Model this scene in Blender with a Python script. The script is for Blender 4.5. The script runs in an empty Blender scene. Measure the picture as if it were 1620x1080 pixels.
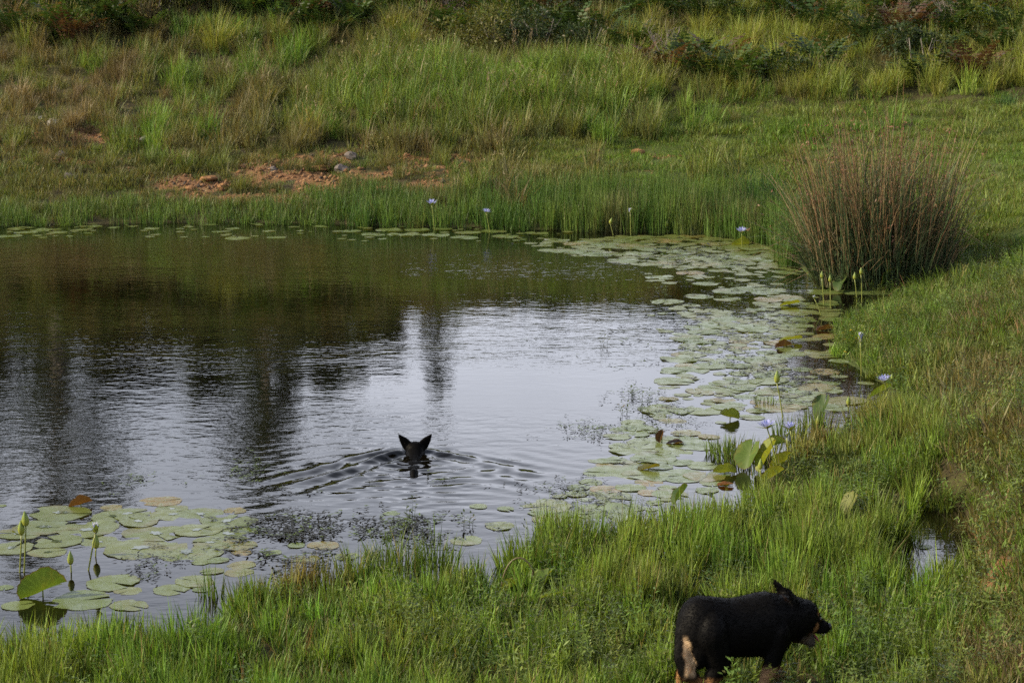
import bpy, math, random
import numpy as np
from mathutils import Vector, Matrix, Euler

# ------------------------------------------------------------------ camera, sky, sun, exposure
sc = bpy.context.scene
col = sc.collection
CAM_H, PITCH, FPX = 3.6, math.radians(10.07), 3070.0      # camera height, downward pitch, focal length in photo pixels
cam_data = bpy.data.cameras.new('camera')
cam_data.sensor_width = 36.0
cam_data.lens = FPX * 36.0 / 1620.0
cam_data.clip_start, cam_data.clip_end = 0.1, 3000.0
cam_data.dof.use_dof = True
cam_data.dof.focus_distance = 15.6
cam_data.dof.aperture_fstop = 6.3
cam = bpy.data.objects.new('camera', cam_data)
col.objects.link(cam)
cam.location = (0, 0, CAM_H)
cam.rotation_euler = (math.radians(90) - PITCH, 0, 0)
sc.camera = cam

SUN_EL, SUN_AZ = math.radians(30), math.radians(262)     # azimuth clockwise from +Y: low sun from the left
world = bpy.data.worlds.new('World'); sc.world = world; world.use_nodes = True
wn, wl = world.node_tree.nodes, world.node_tree.links
wn.clear()
w_out = wn.new('ShaderNodeOutputWorld'); w_bg = wn.new('ShaderNodeBackground')
sky = wn.new('ShaderNodeTexSky'); sky.sky_type = 'NISHITA'; sky.sun_disc = False
sky.sun_elevation, sky.sun_rotation = SUN_EL, SUN_AZ
sky.air_density, sky.dust_density, sky.ozone_density = 1.0, 1.6, 1.5
w_tc = wn.new('ShaderNodeTexCoord'); w_sep = wn.new('ShaderNodeSeparateXYZ')
wl.new(w_tc.outputs['Generated'], w_sep.inputs[0])
def wmath(op, a, b=None):
    n = wn.new('ShaderNodeMath'); n.operation = op
    for i, v in enumerate((a, b)):
        if v is None: continue
        if isinstance(v, (int, float)): n.inputs[i].default_value = v
        else: wl.new(v, n.inputs[i])
    return n.outputs[0]
w_z = wmath('ADD', wmath('MAXIMUM', w_sep.outputs[2], 0.0), 0.12)
w_cmb = wn.new('ShaderNodeCombineXYZ')
wl.new(wmath('DIVIDE', w_sep.outputs[0], w_z), w_cmb.inputs[0]); wl.new(wmath('DIVIDE', w_sep.outputs[1], w_z), w_cmb.inputs[1])
w_noise = wn.new('ShaderNodeTexNoise'); w_noise.inputs['Scale'].default_value = 0.55
w_noise.inputs['Detail'].default_value = 7; w_noise.inputs['Roughness'].default_value = 0.58
wl.new(w_cmb.outputs[0], w_noise.inputs['Vector'])
w_ramp = wn.new('ShaderNodeMapRange'); w_ramp.interpolation_type = 'SMOOTHSTEP'
w_ramp.inputs['From Min'].default_value = 0.36; w_ramp.inputs['From Max'].default_value = 0.62
w_ramp.inputs['To Min'].default_value = 0.45; w_ramp.inputs['To Max'].default_value = 0.97
wl.new(w_noise.outputs[0], w_ramp.inputs['Value'])
w_thin = wn.new('ShaderNodeMapRange'); w_thin.interpolation_type = 'SMOOTHSTEP'      # cloud stacks up towards the horizon, thins overhead
for k_, v_ in (('From Min', 0.15), ('From Max', 0.75), ('To Min', 1.0), ('To Max', 0.16)): w_thin.inputs[k_].default_value = v_
wl.new(w_sep.outputs[2], w_thin.inputs['Value'])
w_mix = wn.new('ShaderNodeMix'); w_mix.data_type = 'RGBA'
wl.new(wmath('MULTIPLY', w_ramp.outputs[0], w_thin.outputs[0]), w_mix.inputs['Factor']); wl.new(sky.outputs[0], w_mix.inputs['A'])
w_mix.inputs['B'].default_value = (18.6, 19.4, 22.0, 1)        # pale cloud veil
wl.new(w_mix.outputs['Result'], w_bg.inputs['Color'])
w_bg.inputs['Strength'].default_value = 0.068
wl.new(w_bg.outputs[0], w_out.inputs['Surface'])

sun_data = bpy.data.lights.new('sun', 'SUN')
sun_data.energy = 5.0; sun_data.angle = math.radians(0.9); sun_data.color = (1.0, 0.85, 0.59)
sun = bpy.data.objects.new('sun', sun_data); col.objects.link(sun)
to_sun = Vector((math.sin(SUN_AZ) * math.cos(SUN_EL), math.cos(SUN_AZ) * math.cos(SUN_EL), math.sin(SUN_EL)))
sun.rotation_euler = to_sun.to_track_quat('Z', 'Y').to_euler()
sun.location = (-30, 5, 30)

vs = sc.view_settings
vs.view_transform = 'Standard'; vs.look = 'None'; vs.exposure = 0.60; vs.gamma = 1.0; vs.use_curve_mapping = False
sc.render.engine = 'CYCLES'
sc.cycles.max_bounces = 4; sc.cycles.diffuse_bounces = 2; sc.cycles.glossy_bounces = 3
sc.cycles.transmission_bounces = 3; sc.cycles.transparent_max_bounces = 4
sc.cycles.use_denoising = False
sc.cycles.use_adaptive_sampling = True; sc.cycles.adaptive_threshold = 0.02
sc.cycles.caustics_reflective = False; sc.cycles.caustics_refractive = False

# ------------------------------------------------------------------ helpers: rays, noise
cp, sp = math.cos(PITCH), math.sin(PITCH)
def ray(px, py):
    u, v = px - 810.0, 540.0 - py
    return np.array([u, FPX * cp + v * sp, -FPX * sp + v * cp]) / FPX
def at(px, py, z=0.0):                      # the point at height z that the photo shows at (px, py)
    d = ray(px, py); t = (z - CAM_H) / d[2]
    return np.array([d[0] * t, d[1] * t, z])
def at_y(px, py, Y):                        # the point at distance Y
    d = ray(px, py); t = Y / d[1]
    return np.array([d[0] * t, Y, CAM_H + d[2] * t])
def proj(P):
    P = np.asarray(P, float); x, y, z = P[..., 0], P[..., 1], P[..., 2] - CAM_H
    f = y * cp - z * sp; v = y * sp + z * cp
    return 810.0 + FPX * x / f, 540.0 - FPX * v / f
def smooth(a, b, x):
    t = np.clip((np.asarray(x, float) - a) / (b - a), 0, 1); return t * t * (3 - 2 * t)
def _hash(i, j, s):
    n = (i.astype(np.int64) * 374761393 + j.astype(np.int64) * 668265263 + s * 1442695041) & 0x7fffffff
    n = ((n ^ (n >> 13)) * 1274126177) & 0x7fffffff
    return ((n ^ (n >> 16)) & 0xffff) / 65535.0
def vnoise(x, y, s=0):
    x, y = np.asarray(x, float), np.asarray(y, float)
    i, j = np.floor(x), np.floor(y); fx, fy = x - i, y - j
    fx, fy = fx * fx * (3 - 2 * fx), fy * fy * (3 - 2 * fy); i, j = i.astype(int), j.astype(int)
    a, b, c, d = _hash(i, j, s), _hash(i + 1, j, s), _hash(i, j + 1, s), _hash(i + 1, j + 1, s)
    return (a * (1 - fx) + b * fx) * (1 - fy) + (c * (1 - fx) + d * fx) * fy
def fbm(x, y, s=0, o=4):
    r, a, t = 0, 0.5, 0
    for k in range(o):
        r = r + a * vnoise(x * 2 ** k, y * 2 ** k, s + k); t += a; a *= 0.5
    return r / t

# ------------------------------------------------------------------ helpers: meshes, things
def mesh_np(name, V, F, attrs=None, smooth_shade=False):
    me = bpy.data.meshes.new(name)
    if isinstance(F, np.ndarray):
        V = np.asarray(V, np.float32); n, k = F.shape
        me.vertices.add(len(V)); me.vertices.foreach_set('co', V.ravel())
        me.loops.add(n * k); me.loops.foreach_set('vertex_index', F.astype(np.int32).ravel())
        me.polygons.add(n); me.polygons.foreach_set('loop_start', np.arange(0, n * k, k, dtype=np.int32))
        me.update(calc_edges=True)
    else:
        me.from_pydata([tuple(map(float, v)) for v in V], [], F); me.update()
    for an, arr in (attrs or {}).items():
        arr = np.asarray(arr, np.float32)
        if arr.ndim == 1:
            me.attributes.new(an, 'FLOAT', 'POINT').data.foreach_set('value', arr)
        else:
            if arr.shape[1] == 3: arr = np.c_[arr, np.ones(len(arr), np.float32)]
            me.attributes.new(an, 'FLOAT_COLOR', 'POINT').data.foreach_set('color', arr.ravel().astype(np.float32))
    if smooth_shade:
        me.polygons.foreach_set('use_smooth', np.ones(len(me.polygons), bool))
    return me
def obj(name, me, mat=None, parent=None, link=True):
    o = bpy.data.objects.new(name, me)
    if mat is not None and me is not None and len(me.materials) == 0: me.materials.append(mat)
    if link: col.objects.link(o)
    if parent is not None: o.parent = parent
    return o
def tag(o, label=None, cat=None, group=None, kind=None):
    if label: o['label'] = label
    if cat: o['category'] = cat
    if group: o['group'] = group
    if kind: o['kind'] = kind
    return o
def thing(name, label, cat, loc, rz=0.0, group=None):
    e = bpy.data.objects.new(name, None); col.objects.link(e); e.empty_display_size = 0.1
    e.location = tuple(map(float, loc)); e.rotation_euler = (0, 0, rz)
    return tag(e, label, cat, group)
def copy_tree(o, parent=None):
    c = o.copy(); col.objects.link(c); c.parent = parent
    for ch in o.children: copy_tree(ch, c)
    return c
class MB:                                   # collects quads/tris with per-vertex attributes
    def __init__(s): s.V, s.F, s.A = [], [], []
    def add(s, V, F, a=None):
        o = len(s.V); s.V.extend([tuple(map(float, v)) for v in V]); s.F.extend([tuple(int(i) + o for i in f) for f in F])
        s.A.extend([a] * len(V) if (a is None or np.isscalar(a)) else list(a))
    def tube(s, P, R, n=6, a=None, cap=True):
        P = [np.asarray(p, float) for p in P]; V, F = [], []
        for i, p in enumerate(P):
            t = P[min(i + 1, len(P) - 1)] - P[max(i - 1, 0)]; t = t / (np.linalg.norm(t) + 1e-9)
            u = np.cross(t, [0.31, 0.95, 0.07]); u /= np.linalg.norm(u) + 1e-9; w = np.cross(t, u)
            for k in range(n):
                q = 2 * math.pi * k / n; V.append(p + R[i] * (u * math.cos(q) + w * math.sin(q)))
        for i in range(len(P) - 1):
            for k in range(n):
                b, c = i * n + k, i * n + (k + 1) % n; F.append((b, c, c + n, b + n))
        if cap: F.append(tuple(range((len(P) - 1) * n, len(P) * n)))
        s.add(V, F, a)
    def mesh(s, name, sm=True, attr='r'):
        at_ = {}
        if s.A and s.A[0] is not None: at_[attr] = np.array(s.A)
        return mesh_np(name, s.V, s.F, at_, sm)
    def build(s, name, mat, parent=None, sm=True): return obj(name, s.mesh(name, sm), mat, parent)

# ------------------------------------------------------------------ materials
def new_mat(name):
    m = bpy.data.materials.new(name); m.use_nodes = True
    nt = m.node_tree; nt.nodes.clear()
    return m, nt.nodes, nt.links
class NT:
    def __init__(s, name): s.m, s.n, s.l = new_mat(name)
    def node(s, t, **kw):
        n = s.n.new(t)
        for k, v in kw.items(): setattr(n, k, v)
        return n
    def put(s, sock, v):
        if isinstance(v, bpy.types.NodeSocket): s.l.new(v, sock)
        elif isinstance(v, (tuple, list)) and len(v) == 3 and sock.type == 'RGBA': sock.default_value = (*v, 1)
        else: sock.default_value = v
    def math(s, op, a, b=None, c=None):
        n = s.node('ShaderNodeMath', operation=op)
        for i, v in enumerate((a, b, c)):
            if v is not None: s.put(n.inputs[i], v)
        return n.outputs[0]
    def mix(s, f, a, b, blend='MIX'):
        n = s.node('ShaderNodeMix', data_type='RGBA', blend_type=blend)
        s.put(n.inputs['Factor'], f); s.put(n.inputs['A'], a); s.put(n.inputs['B'], b); return n.outputs['Result']
    def rng(s, v, a, b, c=0.0, d=1.0):
        n = s.node('ShaderNodeMapRange', interpolation_type='SMOOTHSTEP')
        for k, x in zip(('Value', 'From Min', 'From Max', 'To Min', 'To Max'), (v, a, b, c, d)): s.put(n.inputs[k], x)
        return n.outputs[0]
    def noise(s, vec, scale, detail=3, rough=0.55):
        n = s.node('ShaderNodeTexNoise'); s.put(n.inputs['Scale'], scale); s.put(n.inputs['Detail'], detail); s.put(n.inputs['Roughness'], rough)
        if vec is not None: s.put(n.inputs['Vector'], vec)
        return n.outputs[0]
    def attr(s, name, typ='GEOMETRY', out='Fac'):
        n = s.node('ShaderNodeAttribute', attribute_name=name, attribute_type=typ); return n.outputs[out]
    def coords(s, which='Object'): return s.node('ShaderNodeTexCoord').outputs[which]
    def pos(s): return s.node('ShaderNodeNewGeometry').outputs['Position']
    def bsdf(s, color, rough=0.6, spec=0.4, **kw):
        n = s.node('ShaderNodeBsdfPrincipled'); s.put(n.inputs['Base Color'], color); s.put(n.inputs['Roughness'], rough)
        s.put(n.inputs['Specular IOR Level'], spec)
        for k, v in kw.items(): s.put(n.inputs[k.replace('_', ' ')], v)
        return n
    def bump(s, h, strength, dist): 
        n = s.node('ShaderNodeBump'); s.put(n.inputs['Height'], h); s.put(n.inputs['Strength'], strength); s.put(n.inputs['Distance'], dist); return n.outputs[0]
    def leafy(s, color, trans=0.35, rough=0.5, spec=0.3, tcol=None, normal=None):
        p = s.bsdf(color, rough, spec)
        t = s.node('ShaderNodeBsdfTranslucent')
        s.put(t.inputs[0], tcol if tcol is not None else s.mix(1.0, color, (1.25, 1.15, 0.55), 'MULTIPLY'))
        if normal is not None: s.l.new(normal, p.inputs['Normal'])
        x = s.node('ShaderNodeMixShader'); s.put(x.inputs[0], trans)
        s.l.new(p.outputs[0], x.inputs[1]); s.l.new(t.outputs[0], x.inputs[2]); return s.out(x.outputs[0])
    def out(s, sh):
        o = s.node('ShaderNodeOutputMaterial'); s.l.new(sh if isinstance(sh, bpy.types.NodeSocket) else sh.outputs[0], o.inputs['Surface']); return s.m

def grass_mat(name, color=None, dry=(0.27, 0.20, 0.09), dry_from=0.885, dry_amt=0.75, trans=0.38, rough=0.5):
    g = NT(name)
    c = g.attr('tint', 'INSTANCER', 'Color') if color is None else color
    r, t = g.attr('r'), g.attr('t')
    v = g.rng(r, 0.0, 1.0, 0.55, 1.5)
    vv = g.node('ShaderNodeCombineColor'); 
    for i in range(3): g.l.new(v, vv.inputs[i])
    c = g.mix(1.0, c, vv.outputs[0], 'MULTIPLY')
    c = g.mix(g.math('MULTIPLY', g.rng(g.math('FRACT', g.math('MULTIPLY', r, 7.31)), dry_from, dry_from + 0.08), dry_amt), c, dry)
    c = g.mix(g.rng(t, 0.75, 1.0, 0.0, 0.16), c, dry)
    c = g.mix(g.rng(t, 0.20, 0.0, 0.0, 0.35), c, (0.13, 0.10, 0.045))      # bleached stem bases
    return g.leafy(c, trans, rough, 0.3)
M = {}
M['grass'] = grass_mat('grass_blades')
M['reed'] = grass_mat('reed_blades', None, (0.20, 0.17, 0.07), 0.9, 0.6, 0.25, 0.45)
M['herb'] = grass_mat('herb_leaves', None, (0.16, 0.10, 0.04), 0.93, 0.5, 0.35, 0.45)

# ------------------------------------------------------------------ terrain
POND_PX = [(0, 358), (250, 352), (500, 353), (640, 358), (800, 362), (1000, 366), (1120, 371), (1200, 379), (1250, 393),
           (1262, 420), (1290, 448), (1340, 466), (1420, 466), (1400, 486), (1345, 505), (1318, 535), (1340, 575), (1400, 610), (1412, 642), (1350, 682),
           (1295, 706), (1240, 722), (1192, 752), (1200, 785), (1190, 812), (1130, 826), (1050, 838), (960, 846), (880, 852), (826, 885), (796, 945),
           (765, 962), (725, 935), (610, 938), (540, 925), (440, 940), (350, 980), (250, 1005), (100, 1020), (0, 1032), (-220, 1050)]
POND = [at(px, py)[:2] for px, py in POND_PX] + [np.array(p) for p in ((-8, 10.6), (-13, 12.5), (-17, 18), (-17.5, 25), (-14, 30.6), (-10.5, 31.2))]
POND = np.array(POND)
POOL = np.array([at(px, py)[:2] for px, py in [(1428, 900), (1440, 830), (1468, 792), (1512, 804), (1528, 850), (1520, 915), (1475, 950), (1440, 935)]])
def poly_sd(x, y, P):                       # signed distance, negative inside
    x, y = np.asarray(x, float), np.asarray(y, float)
    best = np.full(x.shape, 1e18); inside = np.zeros(x.shape, bool)
    for i in range(len(P)):
        ax, ay = P[i]; bx, by = P[(i + 1) % len(P)]
        dx, dy = bx - ax, by - ay
        t = np.clip(((x - ax) * dx + (y - ay) * dy) / (dx * dx + dy * dy), 0, 1)
        best = np.minimum(best, (x - ax - t * dx) ** 2 + (y - ay - t * dy) ** 2)
        c = ((ay > y) != (by > y))
        with np.errstate(divide='ignore', invalid='ignore'):
            inside ^= c & (x < (bx - ax) * (y - ay) / (by - ay if by != ay else 1e-12) + ax)
    d = np.sqrt(best); return np.where(inside, -d, d)
FAR_T = ([0, .5, 2, 5, 7, 9, 12, 17, 22, 30, 60, 900], [0, .10, .33, .78, 1.18, 1.55, 2.15, 3.5, 4.5, 5.2, 6.0, 9.0])
RIGHT_T = ([0, .4, 1.2, 3, 6, 10, 20, 900], [0, .07, .30, .86, 1.62, 2.5, 4.0, 9.0])
NEAR_T = ([0, .5, 1.5, 2.6, 5, 12, 40, 900], [0, .02, .05, .13, .70, 2.1, 3.2, 6.0])
def hgt(x, y, detail=True):
    x, y = np.asarray(x, float), np.asarray(y, float)
    sd = poly_sd(x, y, POND); s = np.maximum(sd, 0)
    far, right, near = np.interp(s, *FAR_T), np.interp(s, *RIGHT_T), np.interp(s, *NEAR_T)
    wf = smooth(23, 30, y) * (1 - 0.55 * smooth(4.5, 8, x) * smooth(36, 30, y))
    wr = np.maximum(smooth(2.7, 3.5, x), smooth(16.0, 19.0, y))
    z = far * wf + (1 - wf) * (right * wr + near * (1 - wr))
    z = z + wf * smooth(10, 18, s) * smooth(2, -8, x) * 0.6                                   # hill is higher on the left
    z = z + 0.30 * np.exp(-((x - 0.2) / 3.4) ** 2) * np.exp(-((y - 39.8) / 1.5) ** 2)          # grassy ridge
    n = fbm(x * 0.9, y * 0.9, 3) - 0.5
    z = z + n * (0.10 * smooth(0.3, 3, s) + 0.30 * smooth(6, 14, s) * wf)
    z = z + (fbm(x * 3.1, y * 3.1, 11, 3) - 0.5) * 0.16 * smooth(1.0, 3.0, s) * wf
    z = np.where(sd < 0, np.maximum(-0.6, 0.30 * sd), z)
    ps = poly_sd(x, y, POOL)
    z = np.where(ps < 0.35, z * smooth(0.0, 0.35, ps) - 0.10 * smooth(0.12, -0.1, ps), z)
    return z
def on(px, py, lift=0.0):                   # where a ray meets the ground (or water)
    d = ray(px, py); ts = np.linspace(8, 75, 3000)
    X, Y, Z = d[0] * ts, d[1] * ts, CAM_H + d[2] * ts
    g = np.maximum(hgt(X, Y), 0.0) + lift
    k = int(np.argmax(Z <= g)) if np.any(Z <= g) else len(ts) - 1
    return np.array([X[k], Y[k], g[k] - lift])
def ell(px, py, cx, cy, rx, ry):            # soft ellipse in map units of the photo, evaluated for ground points
    return np.exp(-(((px - cx) / rx) ** 2 + ((py - cy) / ry) ** 2))
def soil_mask(x, y, z):
    px, py = proj(np.stack([x, y, z], -1))
    m = 1.5 * ell(px, py, 490, 290, 200, 24) + 1.1 * ell(px, py, 620, 254, 170, 15) + 0.75 * ell(px, py, 360, 300, 70, 18) + 0.55 * ell(px, py, 60, 262, 120, 14)
    m = m + 0.5 * ell(px, py, 150, 215, 140, 26) + 0.55 * ell(px, py, 590, 215, 60, 12) + 0.45 * ell(px, py, 1010, 245, 90, 9) + 0.4 * ell(px, py, 1040, 270, 40, 8)
    m = m + 1.5 * ell(px, py, 1545, 935, 55, 30) + 0.7 * ell(px, py, 1605, 655, 30, 40) + 0.5 * ell(px, py, 1590, 470, 50, 15) + 1.1 * ell(px, py, 1550, 875, 35, 35)
    m = m * smooth(0.0, 0.8, poly_sd(x, y, POND))
    return np.clip(m * (0.15 + 1.5 * smooth(.36, .60, fbm(x * 1.5, y * 1.9, 23))), 0, 1)
def lines(*segs):
    out = []
    for a, b, st in segs: out.append(np.arange(a, b, st))
    return np.unique(np.round(np.concatenate(out), 4))
gx = np.concatenate([-np.geomspace(900, 18, 22), np.arange(-15, 14.01, 0.13), np.geomspace(17, 900, 22)])
gy = np.concatenate([-np.geomspace(900, 4, 16), np.arange(-1, 8, 0.6), np.arange(8.5, 50, 0.13), np.geomspace(50.4, 1200, 40)])
GX, GY = np.meshgrid(gx, gy)
GZ = hgt(GX.ravel(), GY.ravel()).reshape(GX.shape)
SM = soil_mask(GX.ravel(), GY.ravel(), GZ.ravel())
infront = (GY.ravel() > 8)
SM = np.where(infront, SM, 0)
GZr = GZ.ravel() + SM * (fbm(GX.ravel() * 2.6, GY.ravel() * 2.6, 31, 4) - 0.5) * 0.22
nx, ny = len(gx), len(gy)
ii = np.arange(nx * ny).reshape(ny, nx)
GF = np.stack([ii[:-1, :-1], ii[:-1, 1:], ii[1:, 1:], ii[1:, :-1]], -1).reshape(-1, 4)
g = NT('soil_and_turf')
P = g.pos(); n1 = g.noise(P, 3.0, 6, 0.65); n2 = g.noise(P, 18.0, 5, 0.7); n3 = g.noise(P, 0.6, 4)
humus = g.mix(g.rng(n1, .35, .65), (0.045, 0.036, 0.020), (0.065, 0.062, 0.024))
ochre = g.mix(g.rng(n1, .3, .7), (0.165, 0.082, 0.038), (0.235, 0.135, 0.070))
ochre = g.mix(g.rng(n2, .48, .68), ochre, (0.085, 0.050, 0.030))
turf = g.mix(g.rng(n2, .35, .65), (0.050, 0.075, 0.018), (0.080, 0.105, 0.030))
base = g.mix(g.attr('turf'), humus, turf)
base = g.mix(g.rng(g.math('ADD', g.attr('soil'), g.math('MULTIPLY', g.math('SUBTRACT', n1, 0.5), 0.9)), .25, .60), base, ochre)
p = g.bsdf(base, 0.95, 0.15)
g.l.new(g.bump(g.math('ADD', n2, g.math('MULTIPLY', n1, 2.0)), 0.8, 0.04), p.inputs['Normal'])
M['ground'] = g.out(p)
tpx, tpy = proj(np.stack([GX.ravel(), np.maximum(GY.ravel(), 3), GZr], -1))
TURF = smooth(700, 1100, tpx) * smooth(150, 200, tpy) * smooth(16, 20, GY.ravel())
ground = obj('ground', mesh_np('ground', np.stack([GX.ravel(), GY.ravel(), GZr], -1), GF, {'soil': SM, 'turf': TURF}, True), M['ground'])
tag(ground, 'earth bank and hillside around the pond with bare ochre soil', 'ground', kind='structure')

# ------------------------------------------------------------------ water with the swimmer's wake
HEAD = at(657, 716)                          # the swimming dog's head
def wake(x, y):
    s, u = HEAD[1] + 0.10 - y, np.abs(x - HEAD[0] + 0.06 * (HEAD[1] - y)); right = (x > HEAD[0])
    op = np.where(right, 1.05, 0.60)
    sp_ = np.maximum(s, 0)
    arm = u - (0.10 + op * sp_)
    beta = np.where(right, math.radians(48), math.radians(33))
    ph = (u * np.cos(beta) - s * np.sin(beta))
    lam = 0.20 + 0.05 * sp_
    env = np.exp(-(arm / (0.14 + 0.30 * sp_)) ** 2) * (0.25 + 1.9 * smooth(.38, .62, fbm(x * 2.4 + 3, y * 1.6, 45, 2))) * smooth(-0.12, 0.12, s) * np.exp(-(sp_ / 1.0) ** 2)
    h = 0.0125 * env * np.exp(-(u / 1.05) ** 4) * np.sin(2 * math.pi * ph / lam + 3.0 * (fbm(x * 2.2, y * 2.2, 41, 2) - 0.5))
    ry = (HEAD[1] - .30) - y; rr = np.sqrt(((x - HEAD[0]) * .80) ** 2 + (ry * 1.0) ** 2) + .05 * (fbm(x * 3, y * 3, 49, 2) - .5)
    fan = smooth(-.45, .0, ry) * np.exp(-((rr - .35) / .42) ** 2) * (.15 + 1.7 * smooth(.40, .62, fbm(x * 2.0, y * 2.6, 51, 2)))
    h = h + .0022 * fan * np.sin(2 * math.pi * rr / .19)
    inner = np.exp(-(u / (0.22 + 0.35 * sp_)) ** 2) * smooth(-0.1, 0.15, s) * np.exp(-sp_ / 0.9)
    h = h + inner * (fbm(x * 6, y * 15, 43, 3) - 0.5) * 0.038
    tr = np.exp(-((s - 0.9) / 1.1) ** 2) * np.exp(-(u / 1.3) ** 2)
    return h + tr * 0.0014 * np.sin(2 * math.pi * (s * 0.9 + 0.25 * np.sin(u * 3)) / 0.21) * (0.4 + fbm(x * 1.7, y * 1.7, 47, 2))
wx = np.concatenate([np.arange(-18, -3.2, 0.4), np.arange(-3.2, 1.6, 0.02), np.arange(1.6, 6.4, 0.3)])
wy = np.concatenate([np.arange(8, 12, 0.3), np.arange(12, 16.2, 0.02), np.arange(16.2, 33.5, 0.5)])
WX, WY = np.meshgrid(wx, wy)
WZ = wake(WX, WY)
ii = np.arange(WX.size).reshape(WX.shape)
WF = np.stack([ii[:-1, :-1], ii[:-1, 1:], ii[1:, 1:], ii[1:, :-1]], -1).reshape(-1, 4)
g = NT('pond_water')
P = g.pos()
mp = g.node('ShaderNodeMapping'); g.put(mp.inputs['Scale'], (0.62, 1.0, 1.0)); g.l.new(P, mp.inputs['Vector'])
r1 = g.noise(mp.outputs[0], 9.0, 2, 0.5); r2 = g.noise(mp.outputs[0], 24.0, 2, 0.5); r3 = g.noise(mp.outputs[0], 2.2, 2, 0.5)
mp2 = g.node('ShaderNodeMapping'); g.put(mp2.inputs['Scale'], (0.10, 0.24, 1.0)); g.l.new(P, mp2.inputs['Vector'])
patch = g.rng(g.noise(mp2.outputs[0], 1.0, 3, 0.5), 0.38, 0.60, 0.26, 0.95)
hgt_w = g.math('ADD', g.math('MULTIPLY', r1, 1.0), g.math('ADD', g.math('MULTIPLY', r2, 0.30), g.math('MULTIPLY', r3, 1.6)))
bp = g.node('ShaderNodeBump'); g.put(bp.inputs['Distance'], 0.0034); g.l.new(patch, bp.inputs['Strength']); g.l.new(hgt_w, bp.inputs['Height'])
p = g.bsdf((0.0032, 0.0026, 0.0014), 0.02, 0.5, IOR=1.345)
g.l.new(bp.outputs[0], p.inputs['Normal'])
M['water'] = g.out(p)
water = obj('pond_water', mesh_np('pond_water', np.stack([WX.ravel(), WY.ravel(), WZ.ravel()], -1), WF, None, True), M['water'])
tag(water, 'rippled dark pond water mirroring trees and pale cloud', 'water', kind='structure')
# ------------------------------------------------------------------ blade makers
def blades(n, rng, radius, h, width, lean, droop, segs=4, stiff=0.0, twist=1.0, oval=1.0):
    """n ribbon blades rising from a disc: returns verts, faces (tris), r per vert, t per vert"""
    V, F, R, T = [], [], [], []
    for i in range(n):
        a = rng.uniform(0, 2 * math.pi); rr = radius * math.sqrt(rng.random())
        bx, by = rr * math.cos(a), rr * math.sin(a) * oval
        L = rng.uniform(*h) * (1 - 0.25 * rr / max(radius, 1e-6))
        az = a + rng.normal(0, 0.9)
        ang = abs(rng.normal(0, 1)) * lean * (0.35 + rr / max(radius, 1e-6)); dr = droop * rng.uniform(0.2, 1.5)
        ca, sa = math.cos(az), math.sin(az)
        wa = az + math.pi / 2 + rng.normal(0, 0.6) * twist
        wx_, wy_ = math.cos(wa), math.sin(wa)
        w = width * rng.uniform(0.6, 1.25); p = np.array([bx, by, 0.0]); b = len(V); r = rng.random()
        for k in range(segs + 1):
            t = k / segs
            ww = w * (1 - t ** 1.7) * 0.5 * (0.6 + 0.4 * min(1, t * 4))
            if k < segs:
                V += [(p[0] - wx_ * ww, p[1] - wy_ * ww, p[2]), (p[0] + wx_ * ww, p[1] + wy_ * ww, p[2])]; R += [r, r]; T += [t, t]
            else:
                V.append(tuple(p)); R.append(r); T.append(t)
            th = min(ang + dr * t ** (1.2 + stiff), 2.3)
            p = p + L / segs * np.array([ca * math.sin(th), sa * math.sin(th), math.cos(th)])
        for k in range(segs - 1):
            c = b + 2 * k; F += [(c, c + 1, c + 3), (c, c + 3, c + 2)]
        c = b + 2 * (segs - 1); F.append((c, c + 1, c + 2))
    return np.array(V), np.array(F), np.array(R), np.array(T)
def leaf_quad(V, F, R, T, p, d, up, L, W, r):
    d = d / (np.linalg.norm(d) + 1e-9); s_ = np.cross(d, up); s_ = s_ / (np.linalg.norm(s_) + 1e-9)
    b = len(V)
    V += [tuple(p), tuple(p + d * L * .45 + s_ * W * .5), tuple(p + d * L + np.array([0, 0, -0.12 * L])), tuple(p + d * L * .45 - s_ * W * .5)]
    R += [r] * 4; T += [.3, .4, .6, .4]; F += [(b, b + 1, b + 2), (b, b + 2, b + 3)]
def herb(rng, stems=9, h=(.12, .28), L=(.03, .06), W=.011, radius=.1, n_leaf=12, lean=.5):
    V, F, R, T = [], [], [], []
    for i in range(stems):
        a = rng.uniform(0, 2 * math.pi); rr = radius * math.sqrt(rng.random()); p = np.array([rr * math.cos(a), rr * math.sin(a), 0.])
        d = np.array([math.cos(a) * lean * rng.random(), math.sin(a) * lean * rng.random(), 1.]); d /= np.linalg.norm(d)
        H = rng.uniform(*h); r = rng.random(); q = p + d * H; sd_ = np.array([0.0018, 0.001, 0]); b = len(V)
        V += [tuple(p - sd_), tuple(p + sd_), tuple(q)]; R += [r] * 3; T += [.3, .3, .5]; F.append((b, b + 1, b + 2))
        for k in range(n_leaf):
            t = (k + 1) / n_leaf; aa = k * 2.4 + rng.normal(0, .3); el_ = rng.uniform(-.1, .8)
            dd = np.array([math.cos(aa) * math.cos(el_), math.sin(aa) * math.cos(el_), math.sin(el_)])
            leaf_quad(V, F, R, T, p + d * H * t, dd, np.array([0, 0, 1.]), rng.uniform(*L) * (1.1 - .4 * t), W, min(1, max(0, r + rng.normal(0, .15))))
    return np.array(V), np.array(F), np.array(R), np.array(T)
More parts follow.
